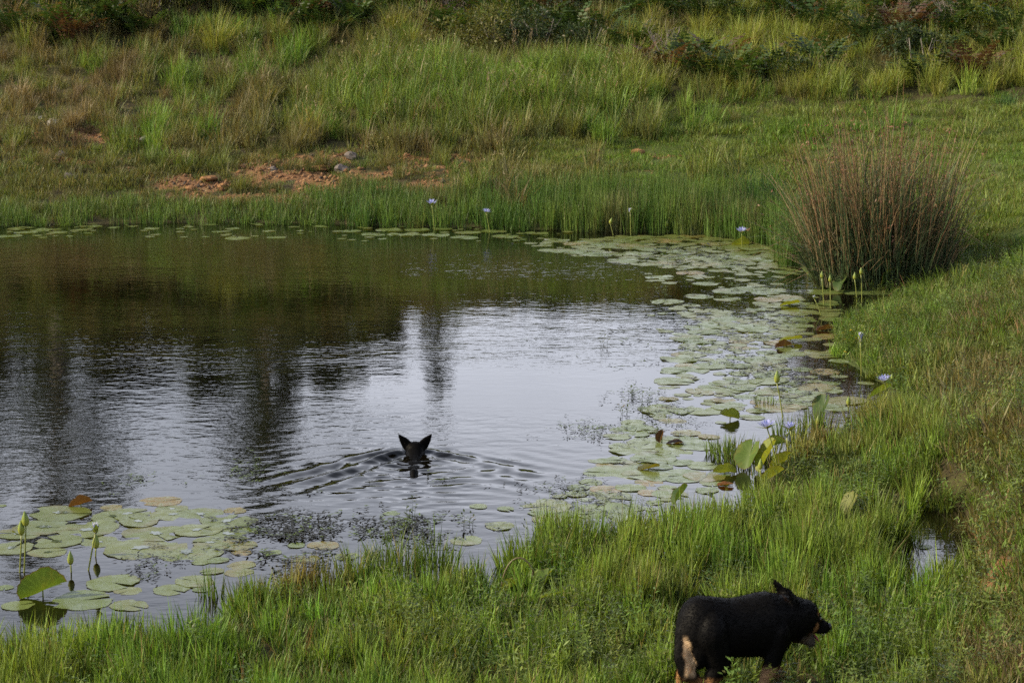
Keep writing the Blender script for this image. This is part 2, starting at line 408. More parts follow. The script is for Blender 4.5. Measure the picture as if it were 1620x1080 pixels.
def fern(rng, fronds=26, L=(.5, .95), lean=(.35, 1.25), pairs=11, w=.17):
    V, F, R, T = [], [], [], []
    for i in range(fronds):
        a = rng.uniform(0, 2 * math.pi); ln = rng.uniform(*L); th = rng.uniform(*lean) * .55; p = np.array([.12 * math.cos(a), .12 * math.sin(a), 0.]) * rng.random() * 2
        r = rng.random(); pp = [p]; dirs = []
        for k in range(pairs):
            th2 = th + 1.15 * (k / pairs) ** 1.5
            d = np.array([math.cos(a) * math.sin(th2), math.sin(a) * math.sin(th2), math.cos(th2)]); p = p + d * ln / pairs
            pp.append(p); dirs.append(d)
        for k in range(2, pairs):
            t = k / pairs; d = dirs[k - 1]; side = np.array([-math.sin(a), math.cos(a), 0.]); up = np.cross(side, d)
            lw = w * ln * (math.sin(min(1, t * 1.25) * math.pi * .5)) * (1.05 - t) * 2.2
            for sg in (-1, 1):
                leaf_quad(V, F, R, T, pp[k], side * sg + d * .45 + up * rng.normal(0, .12), up, lw * rng.uniform(.8, 1.15), ln / pairs * .85, min(1, max(0, r + rng.normal(0, .1))))
    return np.array(V), np.array(F), np.array(R), np.array(T)
def clump_mesh(name, data, mat):
    V, F, R, T = data; me = mesh_np(name, V, F, {'r': R, 't': T}); me.materials.append(mat); return me
def masters(cname, metas):
    c = bpy.data.collections.new(cname)
    for i, me in enumerate(metas):
        c.objects.link(bpy.data.objects.new(f'{cname}_{i:02d}', me))
    return c
R0 = np.random.default_rng(7)
C_NEAR = masters('clump_meadow', [clump_mesh('meadow', blades(50, R0, .080, (.13, .33), .0100, .17, .45, 4), M['grass']) for _ in range(5)])
C_LAWN = masters('clump_lawn', [clump_mesh('lawn', blades(46, R0, .13, (.05, .13), .0075, .40, .8, 3), M['grass']) for _ in range(4)])
C_TALL = masters('clump_tall', [clump_mesh('tall', blades(60, R0, .15, (.35, 1.0), .016, .20, .85, 5), M['grass']) for _ in range(5)])
C_REED = masters('clump_reed', [clump_mesh('reed', blades(28, R0, .12, (.42, .82), .011, .09, .24, 4), M['reed']) for _ in range(4)])
C_HERB = masters('clump_herb', [clump_mesh('herb', herb(R0), M['herb']) for _ in range(4)])
C_STRAW = masters('clump_straw', [clump_mesh('straw', blades(9, R0, .10, (.12, .34), .006, .75, 1.0, 4), M['grass']) for _ in range(3)])
C_FERN = masters('clump_fern', [clump_mesh('fern', fern(R0), M['herb']) for _ in range(4)])
C_SCRUB = masters('clump_scrub', [clump_mesh('scrub', herb(R0, 26, (.25, .8), (.04, .08), .03, .28, 16, .7), M['herb']) for _ in range(4)])

def seed_stalks(rg, n=7):
    V, F, R, T = blades(n, rg, .16, (.7, 1.15), .006, .16, .5, 5); V, F, R, T = list(map(tuple, V)), list(map(tuple, F)), list(R), list(T)
    tips = [np.array(V[i * 11 + 10]) for i in range(n)]; low = [np.array(V[i * 11 + 8]) for i in range(n)]
    for a, b in zip(low, tips):
        for q in range(7):
            leaf_quad(V, F, R, T, a + (b - a) * rg.random() * 1.0, (b - a) / np.linalg.norm(b - a) + rg.normal(0, .35, 3), rg.normal(0, 1, 3), rg.uniform(.04, .08), .012, rg.random())
    return np.array(V), np.array(F), np.array(R), np.array(T)
C_SEED = masters('clump_seed', [clump_mesh('seed', seed_stalks(R0), M['grass']) for _ in range(3)])

def scatter(name, coll, P, scale, tint, idx, rng, label, cat='grass', tilt=0.08, kind='stuff'):
    N = len(P)
    me = bpy.data.meshes.new(name); me.vertices.add(N); me.vertices.foreach_set('co', np.asarray(P, np.float32).ravel())
    rot = np.c_[rng.normal(0, tilt, N), rng.normal(0, tilt, N), rng.uniform(0, 6.283, N)].astype(np.float32)
    me.attributes.new('rot', 'FLOAT_VECTOR', 'POINT').data.foreach_set('vector', rot.ravel())
    scale = np.asarray(scale, np.float32)
    if scale.ndim == 1: scale = np.c_[scale, scale, scale]
    me.attributes.new('scl', 'FLOAT_VECTOR', 'POINT').data.foreach_set('vector', scale.astype(np.float32).ravel())
    me.attributes.new('idx', 'INT', 'POINT').data.foreach_set('value', np.asarray(idx, np.int32))
    me.attributes.new('tint', 'FLOAT_COLOR', 'POINT').data.foreach_set('color', np.c_[np.clip(tint, 0.004, 1), np.ones(N)].astype(np.float32).ravel())
    me.update()
    o = obj(name, me); tag(o, label, cat, kind=kind)
    ng = bpy.data.node_groups.new(name + '_nodes', 'GeometryNodeTree')
    ng.interface.new_socket('Geometry', in_out='INPUT', socket_type='NodeSocketGeometry')
    ng.interface.new_socket('Geometry', in_out='OUTPUT', socket_type='NodeSocketGeometry')
    n, l = ng.nodes, ng.links
    gi, go = n.new('NodeGroupInput'), n.new('NodeGroupOutput')
    ci = n.new('GeometryNodeCollectionInfo'); ci.inputs['Collection'].default_value = coll
    ci.inputs['Separate Children'].default_value = True; ci.inputs['Reset Children'].default_value = True
    ip = n.new('GeometryNodeInstanceOnPoints')
    def na(nm, t):
        a = n.new('GeometryNodeInputNamedAttribute'); a.data_type = t; a.inputs['Name'].default_value = nm; return a.outputs['Attribute']
    er = n.new('FunctionNodeEulerToRotation')
    l.new(gi.outputs[0], ip.inputs['Points']); l.new(ci.outputs[0], ip.inputs['Instance'])
    ip.inputs['Pick Instance'].default_value = True
    l.new(na('idx', 'INT'), ip.inputs['Instance Index']); l.new(na('rot', 'FLOAT_VECTOR'), er.inputs[0]); l.new(er.outputs[0], ip.inputs['Rotation'])
    l.new(na('scl', 'FLOAT_VECTOR'), ip.inputs['Scale']); l.new(ip.outputs[0], go.inputs[0])
    md = o.modifiers.new('scatter', 'NODES'); md.node_group = ng
    return o

# colours (real leaf albedos)
LUSH, DEEP, OLIVE = np.array([.104, .188, .026]), np.array([.036, .082, .018]), np.array([.118, .142, .036])
YEL, STRAW, BROWN = np.array([.185, .225, .038]), np.array([.25, .195, .095]), np.array([.125, .088, .046])
REDB = np.array([.16, .075, .042])
def lerp(a, b, w): w = np.asarray(w)[:, None]; return a * (1 - w) + b * w
def jitter(c, rng, s=.14): return c * np.exp(s * np.clip(rng.normal(0, 1, (len(c), 1)), -1.7, 1.5)) * np.exp(s * .3 * np.clip(rng.normal(0, 1, (len(c), 3)), -1.5, 1.5))
def sample(rng, x0, x1, y0, y1, dens):
    n = int((x1 - x0) * (y1 - y0) * dens); x, y = rng.uniform(x0, x1, n), rng.uniform(y0, y1, n); return x, y
def in_view(x, y, m=1.6): return np.abs(x) < (0.2640 * y + m)

# ---- hillside: tall grass
rng = np.random.default_rng(11)
x, y = sample(rng, -17, 17, 30.5, 54, 17)
k = in_view(x, y); x, y = x[k], y[k]
z = hgt(x, y); sd = poly_sd(x, y, POND); px, py = proj(np.c_[x, y, z])
ridge = np.clip(1.5 * ell(px, py, 800, 165, 250, 48) + .8 * ell(px, py, 620, 150, 90, 40), 0, 1)
lawn = np.clip(smooth(700, 860, px) * smooth(206, 228, py) + smooth(1040, 1160, px) * smooth(152, 176, py - (px - 1100) * -0.02), 0, 1)
soil = soil_mask(x, y, z)
patch1 = fbm(x * .55, y * .30, 61); patch2 = fbm(x * 1.4, y * .9, 67)
bankgrass = smooth(232, 300, py) * smooth(760, 640, px)                       # short sparse turf on the low left bank
patch3 = fbm(x * 2.6, y * 1.6, 69, 3)
dens = (0.45 + 0.9 * patch2) * (.15 + 1.3 * smooth(.38, .58, patch3)) * (1 - lawn * .985) * (1 - .95 * soil) * (1 - .35 * bankgrass) * smooth(.5, 1.0, sd)
topright = smooth(900, 1060, px) * smooth(190, 150, py)
keep = rng.random(len(x)) < np.clip(dens + .7 * ridge, 0, 1)
x, y, z, px, py, ridge, soil, patch1, patch2, bankgrass, topright = [a[keep] for a in (x, y, z, px, py, ridge, soil, patch1, patch2, bankgrass, topright)]
N = len(x)
tint = lerp(np.tile(OLIVE, (N, 1)), LUSH, smooth(.40, .58, patch1))
dry = smooth(.44, .62, fbm(x * 1.3 + 9, y * .8, 71)) * (1 - .6 * ridge) * .75
tint = lerp(tint, STRAW * .62, dry)
tint = lerp(tint, BROWN, smooth(.48, .64, fbm(x * 1.1, y * .7 + 5, 73)) * .8 * smooth(1150, 850, px) * (1 - .8 * ridge))
tint = lerp(tint, np.array([.118, .195, .032]), ridge * .85)
tint = lerp(tint, YEL, topright * smooth(.30, .55, patch2) * .9)
tint = lerp(tint, np.array([.085, .10, .028]), bankgrass * .8)
tint = jitter(tint, rng, .22)
hs = .40 + .75 * patch2
hs = hs * (1 + .25 * ridge) * (1 - .50 * bankgrass) * (1 - .35 * smooth(.15, .5, soil)) * rng.uniform(.65, 1.2, N)
hs = hs * (1 - .45 * smooth(220, 120, px) * smooth(60, 160, py) * .6)
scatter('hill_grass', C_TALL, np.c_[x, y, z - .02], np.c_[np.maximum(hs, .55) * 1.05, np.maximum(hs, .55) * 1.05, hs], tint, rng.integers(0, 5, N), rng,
        'tall mixed green and dry grass covering the far hillside', 'grass')

# pale seeding stalks over the hill
k = rng.random(N) < .05 * (1 + ridge); M1 = int(k.sum())
scatter('seeding_stalks', C_SEED, np.c_[x, y, z][k] + np.c_[rng.normal(0, .1, (M1, 2)), np.zeros(M1)], rng.uniform(.6, 1.0, M1) * hs[k] / .8, jitter(np.tile(np.array([.24, .21, .12]), (M1, 1)), rng, .25), rng.integers(0, 3, M1), rng,
        'pale dry seeding stalks rising above the hillside grass', 'grass', .14)

# ---- short turf: far lawn, right bank, low bank
rng = np.random.default_rng(13)
x, y = sample(rng, 0, 16, 9, 46, 60)
x2, y2 = sample(rng, -13, 1, 30.5, 50, 44)
x, y = np.r_[x, x2], np.r_[y, y2]
k = in_view(x, y, .9); x, y = x[k], y[k]
z = hgt(x, y); sd = poly_sd(x, y, POND); px, py = proj(np.c_[x, y, z])
lawn = np.where(y < 15, .8 * smooth(1460, 1540, px), 1) * np.clip(smooth(700, 860, px) * smooth(200, 228, py) + smooth(1000, 1160, px) * smooth(145, 176, py), 0, 1)
lowbank = smooth(225, 260, py) * smooth(820, 640, px)
d = np.clip(lawn + .8 * lowbank + .38 * smooth(30, 32, y), 0, 1) * (1 - .78 * soil_mask(x, y, z)) * smooth(.15, .5, sd) * (.5 + .5 * smooth(46, 24, y))
keep = rng.random(len(x)) < d
x, y, z, px, py, lowbank = [a[keep] for a in (x, y, z, px, py, lowbank)]; N = len(x)
p1 = fbm(x * .7, y * .45, 81); p2 = fbm(x * 1.7, y * 1.1, 83)
tint = lerp(np.tile(np.array([.098, .172, .025]), (N, 1)), np.array([.122, .170, .033]), smooth(.42, .62, p1))
tint = lerp(tint, np.array([.115, .095, .045]), smooth(1180, 860, px) * smooth(.42, .62, p2) * .6)
tint = lerp(tint, np.array([.095, .105, .034]), lowbank * .6)
bank = smooth(1440, 1560, px) * smooth(420, 520, py)
tint = lerp(tint, np.array([.14, .115, .05]), bank * smooth(.40, .58, p2) * .9)
tint = jitter(tint, rng, .12)
sc_ = rng.uniform(.8, 1.5, N) * (1 + .7 * smooth(.5, .7, p2)); 
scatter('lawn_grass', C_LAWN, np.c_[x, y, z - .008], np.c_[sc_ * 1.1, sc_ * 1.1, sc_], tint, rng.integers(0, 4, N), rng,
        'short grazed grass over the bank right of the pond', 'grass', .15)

# ---- reeds along the far shore
rng = np.random.default_rng(17)
x, y = sample(rng, -14, 6, 26, 35, 60)
k = in_view(x, y, 1.2); x, y = x[k], y[k]
sd = poly_sd(x, y, POND); z = np.maximum(hgt(x, y), -.03); px, py = proj(np.c_[x, y, z])
band = np.where(px < 480, .9, 1.7) * (0.7 + .6 * fbm(x * .8, x * 0 + 3, 91)) * np.where(px > 1180, .6, 1)
ok = (sd > -.22) & (sd < band) & (px < 1275)
ok &= rng.random(len(x)) < np.where(sd < .1, .8, .75) * np.where(px < 480, .6, 1.0)
x, y, z, px, sd = [a[ok] for a in (x, y, z, px, sd)]; N = len(x)
tall = smooth(470, 560, px)
tint = lerp(np.tile(np.array([.080, .135, .026]), (N, 1)), np.array([.056, .115, .020]), tall * .8)
tint = lerp(tint, np.array([.10, .16, .03]), smooth(.45, .65, fbm(x * 1.5, y, 93)) * .7)
tint = lerp(tint, STRAW * .5, smooth(.58, .72, fbm(x * 2.5, y * 2, 94)) * .6)
tint = jitter(tint, rng, .13)
h = (.48 + .52 * tall) * rng.uniform(.7, 1.15, N) * (.75 + .5 * fbm(x * 1.1, y * 1.1, 95))
scatter('shore_reeds', C_REED, np.c_[x, y, z - .03], np.c_[np.full(N, .95), np.full(N, .95), h * np.where(px > 480, .80 + .22 * smooth(800, 1000, px), 1.05)], tint, rng.integers(0, 4, N), rng,
        'upright green reeds standing along the far waterline', 'reeds', .05)

# ---- meadow grass: near shore and right bank
rng = np.random.default_rng(19)
x, y = sample(rng, -4.6, 7.2, 8.6, 27, 125)
k = in_view(x, y, .75); x, y = x[k], y[k]
sd = np.minimum(poly_sd(x, y, POND), poly_sd(x, y, POOL)); z = np.maximum(hgt(x, y), -.04); px, py = proj(np.c_[x, y, z])
p2 = fbm(x * 1.5, y * 1.2, 101); p3 = fbm(x * 3.2, y * 2.6, 103)
land = smooth(-.10, .12, sd + (p3 - .5) * .35)
wet = smooth(-.45, -.05, sd) * smooth(.58, .66, p3) * .5 * smooth(820, 880, py)
p4 = fbm(x * 4.5, y * 3.4, 105, 3)
d = np.clip(land * (.30 + .70 * p2) * (.25 + 1.25 * smooth(.40, .58, p4)) * .72 + wet, 0, 1)
d *= 1 - .60 * smooth(1480, 1560, px) * smooth(380, 440, py) * smooth(.36, .52, p2)
d *= np.where((px > 1235) & (py < 470), .25, 1) * np.where(y > 20, .55, 1) * np.where((py > 400) | (px < 1500), 1, .2)
d *= 1 - .9 * ell(px, py, 1200, 1105, 150, 70)
for e in ((1195, 745, 75, 32), (1395, 632, 30, 14), (1130, 800, 60, 25), (1475, 600, 18, 16), (1345, 838, 26, 18), (868, 955, 60, 22), (1302, 668, 26, 16), (1255, 760, 40, 22), (1363, 600, 20, 20), (1480, 785, 30, 18)):
    d *= 1 - .93 * np.minimum(1, 1.5 * ell(px, py, *e))
d *= 1 - .75 * soil_mask(x, y, z)
keep = rng.random(len(x)) < d
x, y, z, px, py, sd, p2, p3 = [a[keep] for a in (x, y, z, px, py, sd, p2, p3)]; N = len(x)
tint = lerp(np.tile(LUSH, (N, 1)), np.array([.140, .212, .034]), smooth(.40, .62, p2))
brown = np.clip(.8 * ell(px, py, 470, 915, 70, 40) + .8 * ell(px, py, 1290, 720, 60, 60) + .55 * ell(px, py, 1400, 680, 90, 40) + .6 * smooth(1480, 1580, px), 0, 1)
brown = np.clip(brown + .35 * smooth(.60, .72, fbm(x * 2.1, y * 2.1, 107)), 0, 1)
tint = lerp(tint, np.array([.17, .125, .058]), brown * smooth(.30, .60, p3) * .85)
tint = jitter(tint, rng, .21)
hs = np.where((px > 1300) & (py < 650), .62, 1.0) * rng.uniform(.6, 1.25, N) * (.75 + .55 * p3) * (1 + .28 * ell(px, py, 1150, 890, 260, 70)) * (1 - .38 * smooth(1440, 1560, px)) * np.where(sd < .15, .9, 1)
hs = hs * (1 - .20 * smooth(960, 1040, py) * smooth(600, 800, px)) * (1 - .22 * smooth(250, 420, px) * smooth(1000, 860, px) * smooth(860, 900, py))
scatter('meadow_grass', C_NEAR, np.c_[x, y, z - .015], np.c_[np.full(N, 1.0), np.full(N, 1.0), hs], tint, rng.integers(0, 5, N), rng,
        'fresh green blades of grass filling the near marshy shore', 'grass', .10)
# low sward under the near meadow
rng = np.random.default_rng(20)
x, y = sample(rng, -4.6, 7.2, 8.6, 24, 60)
k = in_view(x, y, .75); x, y = x[k], y[k]
sd = np.minimum(poly_sd(x, y, POND), poly_sd(x, y, POOL)); z = np.maximum(hgt(x, y), 0); px, py = proj(np.c_[x, y, z])
keep = (rng.random(len(x)) < smooth(.0, .35, sd) * (1 - .7 * soil_mask(x, y, z)))
x, y, z, px, py = [a[keep] for a in (x, y, z, px, py)]; N = len(x)
tint = lerp(np.tile(np.array([.075, .115, .024]), (N, 1)), np.array([.13, .10, .05]), smooth(1420, 1560, px) * smooth(.35, .6, fbm(x * 2, y * 2, 109)))
sc_ = rng.uniform(.8, 1.5, N)
scatter('meadow_sward', C_LAWN, np.c_[x, y, z - .008], np.c_[sc_, sc_, sc_], jitter(tint, rng), rng.integers(0, 4, N), rng,
        'low matted grass between the taller blades by the shore', 'grass', .15)
# leafy herbs among the near grass and along the bank
rng = np.random.default_rng(23)
x, y = sample(rng, -4.0, 6.5, 8.6, 24, 26)
k = in_view(x, y, .6); x, y = x[k], y[k]
sd = np.minimum(poly_sd(x, y, POND), poly_sd(x, y, POOL)); z = np.maximum(hgt(x, y), 0); px, py = proj(np.c_[x, y, z])
d = .35 * smooth(.5, .62, fbm(x * 1.8, y * 1.8, 111)) + .9 * ell(px, py, 900, 1030, 240, 60) + 1.0 * ell(px, py, 1350, 1050, 130, 60) + .5 * smooth(1480, 1580, px) + 1.0 * ell(px, py, 1380, 530, 60, 50) + .6 * ell(px, py, 1480, 780, 60, 40) + .5 * ell(px, py, 1180, 400, 60, 14)
keep = (rng.random(len(x)) < np.clip(d + .08, 0, 1) * smooth(-.1, .2, sd))
x, y, z, px, py = [a[keep] for a in (x, y, z, px, py)]; N = len(x)
tint = jitter(lerp(np.tile(np.array([.085, .14, .030]), (N, 1)), np.array([.12, .15, .035]), rng.random(N)), rng, .15)
sc_ = rng.uniform(.7, 1.25, N)
scatter('marsh_herbs', C_HERB, np.c_[x, y, z], sc_, tint, rng.integers(0, 4, N), rng, 'low leafy green herbs among the shore grass', 'herbs', .2)
# dead stems and bent straw through the near grass
rng = np.random.default_rng(24)
x, y = sample(rng, -4.2, 6.8, 8.8, 24, 16)
k = in_view(x, y, .6); x, y = x[k], y[k]
sd = np.minimum(poly_sd(x, y, POND), poly_sd(x, y, POOL)); z = np.maximum(hgt(x, y), 0); px, py = proj(np.c_[x, y, z])
keep = rng.random(len(x)) < smooth(0, .2, sd) * (.16 + .5 * smooth(.5, .64, fbm(x * 1.6, y * 1.6, 113)) + .5 * smooth(1450, 1560, px)) * np.where(py < 480, .3, 1)
x, y, z = x[keep], y[keep], z[keep]; N = len(x); sc_ = rng.uniform(.7, 1.2, N)
scatter('dead_straw', C_STRAW, np.c_[x, y, z], np.c_[sc_, sc_, sc_], jitter(np.tile(np.array([.21, .155, .08]), (N, 1)), rng, .3), rng.integers(0, 3, N), rng, 'bent dead straw and stems through the shore grass', 'grass', .35)
# ------------------------------------------------------------------ trees on the hill top (seen mirrored in the pond)
g = NT('eucalypt_bark'); P = g.coords(); nb = g.noise(P, 5.0, 4)
M['bark'] = g.out(g.bsdf(g.mix(g.rng(nb, .35, .7), (.12, .10, .085), (.28, .25, .21)), .9, .2))
M['leaf_tree'] = grass_mat('eucalypt_leaves', (.040, .062, .024), (.10, .08, .03), .93, .4, .25)
def make_tree(seed, H, spread, name, label, loc, rz, n_limb=9, dens=1.0, low=.30):
    rg = np.random.default_rng(seed)
    root = thing(name, label, 'tree', loc, rz, 'trees standing along the hill top')
    tb = MB(); tips = []
    bend = rg.normal(0, .05, 2) * H
    trunk = [np.array([bend[0] * t * t + .04 * H * math.sin(3 * t), bend[1] * t * t, H * .82 * t]) for t in np.linspace(0, 1, 9)]
    tb.tube(trunk, [H * .020 * (1 - .82 * t) + .015 for t in np.linspace(0, 1, 9)], 8)
    for i in range(n_limb):
        t = low + (1 - low) * (i + .5) / n_limb; b = trunk[int(t * 8)]; a = i * 2.4 + rg.normal(0, .4)
        L = spread * H * (1.15 - .75 * abs(t - .5)) * rg.uniform(.75, 1.2); el = rg.uniform(.35, .85)
        q = [b + np.array([math.cos(a) * math.cos(el), math.sin(a) * math.cos(el), math.sin(el) + .25 * u]) * L * u for u in np.linspace(0, 1, 5)]
        tb.tube(q, [H * .009 * (1 - .8 * u) + .006 for u in np.linspace(0, 1, 5)], 5)
        for u, bb in ((.55, q[2]), (.75, q[3]), (1.0, q[4])):
            for m in range(2):
                dv = rg.normal(0, 1, 3); dv[2] = abs(dv[2]) * .5; dv /= np.linalg.norm(dv); e = bb + dv * L * .33
                tb.tube([bb, (bb + e) / 2 + rg.normal(0, .04, 3) * L, e], [.018, .012, .006], 4); tips.append(e)
            tips.append(bb)
    tips.append(trunk[-1]); tips.append(trunk[-1] + np.array([0, 0, .12 * H]))
    tb.build('trunk', M['bark'], root)
    V, F, R, T = [], [], [], []
    for tip in tips:
        rad = spread * H * rg.uniform(.13, .24) + .30; r = rg.random()
        for k in range(int(110 * dens)):
            dv = rg.normal(0, 1, 3); dv = dv / np.linalg.norm(dv) * rad * rg.random() ** .5; dv[2] *= .75
            dd = np.array([rg.normal(0, .7), rg.normal(0, .7), -.7]); leaf_quad(V, F, R, T, tip + dv, dd, rg.normal(0, 1, 3), rg.uniform(.16, .30), .07, min(1, max(0, r * .7 + rg.random() * .3)))
    obj('crown', clump_mesh('crown', (np.array(V), np.array(F), np.array(R), np.array(T)), M['leaf_tree']), None, root)
    return root
def hill_at(px, Y): X = (px - 810) / FPX * Y; return np.array([X, Y, float(hgt(np.array([X]), np.array([Y]))[0]) - .1])
TREES = [(70, 58, 8.6, .25, 'tallest eucalypt on the hill, its mirror image reaching the near left lily pads'), (-120, 60, 8.4, .22, 'tall spreading eucalypt on the hill beyond the left edge of the pond'),
         (190, 62, 3.9, .26, 'short eucalypt on the hill, between the two tallest mirrored trees'), (430, 57, 6.8, .21, 'slim eucalypt on the hill, mirrored up to the left of the swimming dog'),
         (320, 64, 4.0, .30, 'low wide eucalypt on the hill, mirrored darkly left of the pond centre'), (600, 60, 2.6, .28, 'small eucalypt on the hill, mirrored above the swimming dog'),
         (692, 58, 3.9, .12, 'narrow young tree on the hill, mirrored as a thin streak behind the swimming dog'), (530, 66, 4.2, .28, 'rounded tree on the hill, mirrored at the pond centre'),
         (-20, 70, 7.0, .24, 'broad eucalypt set back behind the tallest tree on the hill'), (860, 66, 2.0, .26, 'stunted bushy tree on the hill, mirrored right of pond centre')]
TREES += [(px_, Y_, 3.0, .42, lab_) for px_, Y_, lab_ in ((20, 63, 'low bushy tree at the foot of the tallest eucalypt'), (130, 61, 'low bushy tree right of the tallest eucalypt'), (255, 62, 'low bushy tree between the short and the low wide eucalypts'),
          (370, 60, 'low bushy tree left of the slim eucalypt'), (475, 61, 'low bushy tree right of the slim eucalypt'), (-80, 64, 'low bushy tree beyond the left edge of the hill'))]
for i, (px, Y, H, spd, lab) in enumerate(TREES):
    make_tree(100 + i, H, spd, 'gum_tree', lab, hill_at(px, Y), i * 1.3, 8 if H > 5 else 6, .22 if spd < .13 else 1.0, .06)

# ------------------------------------------------------------------ big rush clump at the right shore
def stems(n, rng, rx, ry, h, w, lean, droop, segs, bias=(0, 0)):
    V, F, R, T = [], [], [], []
    for i in range(n):
        a = rng.uniform(0, 2 * math.pi); rr = math.sqrt(rng.random()); bx, by = rr * math.cos(a) * rx, rr * math.sin(a) * ry
        L = rng.uniform(*h) * (1 - .25 * rr); vx, vy = bx / rx + rng.normal(0, .62) + bias[0], by / ry * .7 + rng.normal(0, .62) + bias[1]
        az = math.atan2(vy, vx); ang = lean * math.hypot(vx, vy) * rng.uniform(.3, 1.1); dr = droop * max(0, rng.normal(.6, .6))
        wa = rng.uniform(0, 6.28); wx_, wy_ = math.cos(wa), math.sin(wa); ww = w * rng.uniform(.7, 1.2) / 2; p = np.array([bx, by, 0.]); b = len(V); r = rng.random()
        kink = rng.integers(1, segs) if rng.random() < .26 else -1
        for k in range(segs + 1):
            t = k / segs; q = ww * (1 - .75 * t)
            V += [(p[0] - wx_ * q, p[1] - wy_ * q, p[2]), (p[0] + wx_ * q, p[1] + wy_ * q, p[2])]; R += [r, r]; T += [t, t]
            th = ang + dr * t * t + (.9 if 0 <= kink <= k else 0)
            th = min(th, 2.0); p = p + L / segs * np.array([math.cos(az) * math.sin(th), math.sin(az) * math.sin(th), math.cos(th)])
        for k in range(segs):
            c = b + 2 * k; F += [(c, c + 1, c + 3), (c, c + 3, c + 2)]
    return np.array(V), np.array(F), np.array(R), np.array(T)
M['rush_green'] = grass_mat('rush_green_stems', (.050, .082, .034), (.20, .13, .07), .78, .6, .12)
def rush_mat():
    g = NT('rush_ageing_stems'); t, r = g.attr('t'), g.attr('r')
    c = g.mix(g.rng(g.math('ADD', t, g.math('MULTIPLY', g.math('SUBTRACT', r, .5), .5)), .22, .55), (.055, .085, .035), g.mix(g.rng(g.math('FRACT', g.math('MULTIPLY', r, 9.7)), .2, .8), (.175, .092, .050), (.27, .19, .105)))
    return g.leafy(c, .15, .5, .3)
M['rush_dry'] = rush_mat()
M['rush_dark'] = grass_mat('rush_deep_green_stems', (.030, .078, .017), (.10, .12, .04), .92, .5, .2)
M['seed'] = grass_mat('rush_seed_heads', (.12, .055, .032), (.25, .14, .07), .8, .6, .1)
c0 = on(1398, 452)
rg = np.random.default_rng(31)
rush = thing('rush_clump', 'huge clump of rushes with reddish dry tops at the right shore', 'rush', (c0[0], c0[1] + .25, max(c0[2], 0) - .03)); rush.scale = (1.0, 1.08, 1.20)
obj('green_foliage', clump_mesh('rush_green', stems(2000, rg, .84, .42, (.6, 1.9), .0145, .33, .35, 6, (-.05, 0)), M['rush_green']), None, rush)
obj('dry_foliage', clump_mesh('rush_dry', stems(760, rg, .84, .45, (.9, 2.35), .0115, .34, .45, 7, (-.20, 0)), M['rush_dry']), None, rush)
obj('drooping_foliage', clump_mesh('rush_droop', stems(330, rg, .80, .40, (1.0, 1.9), .010, .55, 1.0, 8, (-.55, -.2)), M['rush_dry']), None, rush)
dv, df, dr_, dt = stems(620, np.random.default_rng(31), .78, .42, (1.3, 2.4), .01, .27, .36, 7, (-.20, 0))
V, F, R, T = [], [], [], []
tipv = dv.reshape(-1, 8, 2, 3)[:, 6, 0, :]
for tp in tipv[::2]:
    r = rg.random()
    for k in range(5): leaf_quad(V, F, R, T, tp + rg.normal(0, .018, 3), rg.normal(0, 1, 3), rg.normal(0, 1, 3), rg.uniform(.02, .045), .014, r)
obj('seed_head', clump_mesh('rush_seed', (np.array(V), np.array(F), np.array(R), np.array(T)), M['seed']), None, rush)
c1 = on(1205, 335)
o = thing('rush_clump', 'deep green fine rush clump left of the reddish rushes', 'rush', c1 - [0, 0, .03])
obj('foliage', clump_mesh('rush_small', stems(520, rg, .36, .26, (.5, .98), .0085, .28, .35, 6), M['rush_dark']), None, o)
c1 = on(1128, 352)
o = thing('rush_clump', 'smaller deep green rush clump among the far reeds', 'rush', c1 - [0, 0, .03])
obj('foliage', clump_mesh('rush_tiny', stems(260, rg, .28, .22, (.45, .78), .0085, .25, .35, 6), M['rush_dark']), None, o)
c1 = on(1592, 172)
o = thing('rush_clump', 'small dark green rush tuft alone on the lawn at the right edge', 'rush', c1 - [0, 0, .03])
obj('foliage', clump_mesh('rush_lone', stems(160, rg, .16, .16, (.25, .42), .009, .35, .3, 5), M['rush_dark']), None, o)

# ------------------------------------------------------------------ tussocks, ferns and bushes on the hill
M['tus_yel'] = grass_mat('tussock_yellow_green', (.200, .225, .038), (.32, .27, .10), .72, .6, .35)
M['tus_ol'] = grass_mat('tussock_olive', (.135, .160, .034), (.28, .23, .09), .70, .6, .35)
M['tus_dry'] = grass_mat('tussock_dry', (.19, .145, .075), (.30, .24, .14), .6, .7, .3)
M['fern_dark'] = grass_mat('fern_dark_green', (.034, .062, .016), (.16, .07, .03), .93, .8, .3)
M['fern_mid'] = grass_mat('fern_mid_green', (.052, .092, .020), (.18, .08, .03), .90, .7, .3)
M['fern_red'] = grass_mat('fern_russet', (.085, .045, .025), (.08, .07, .03), .70, .7, .3)
M['bush_olive'] = grass_mat('bush_olive_leaves', (.085, .090, .020), (.12, .10, .03), .9, .5, .3)
M['bush_dark'] = grass_mat('bush_dark_leaves', (.030, .050, .015), (.10, .06, .03), .93, .5, .3)
def hill_thing(name, px, py, label, cat, data, mat, part='foliage', group=None, lift=.0, rz=0.):
    p = on(px, py); o = thing(name, label, cat, p - [0, 0, .03 - lift], rz, group)
    obj(part, clump_mesh(name, data, mat), None, o); return o
def tussock_data(rg, w, h, n=260): return blades(n, rg, w * .22, (h * .6, h * 1.15), .013, .42, .95, 6)
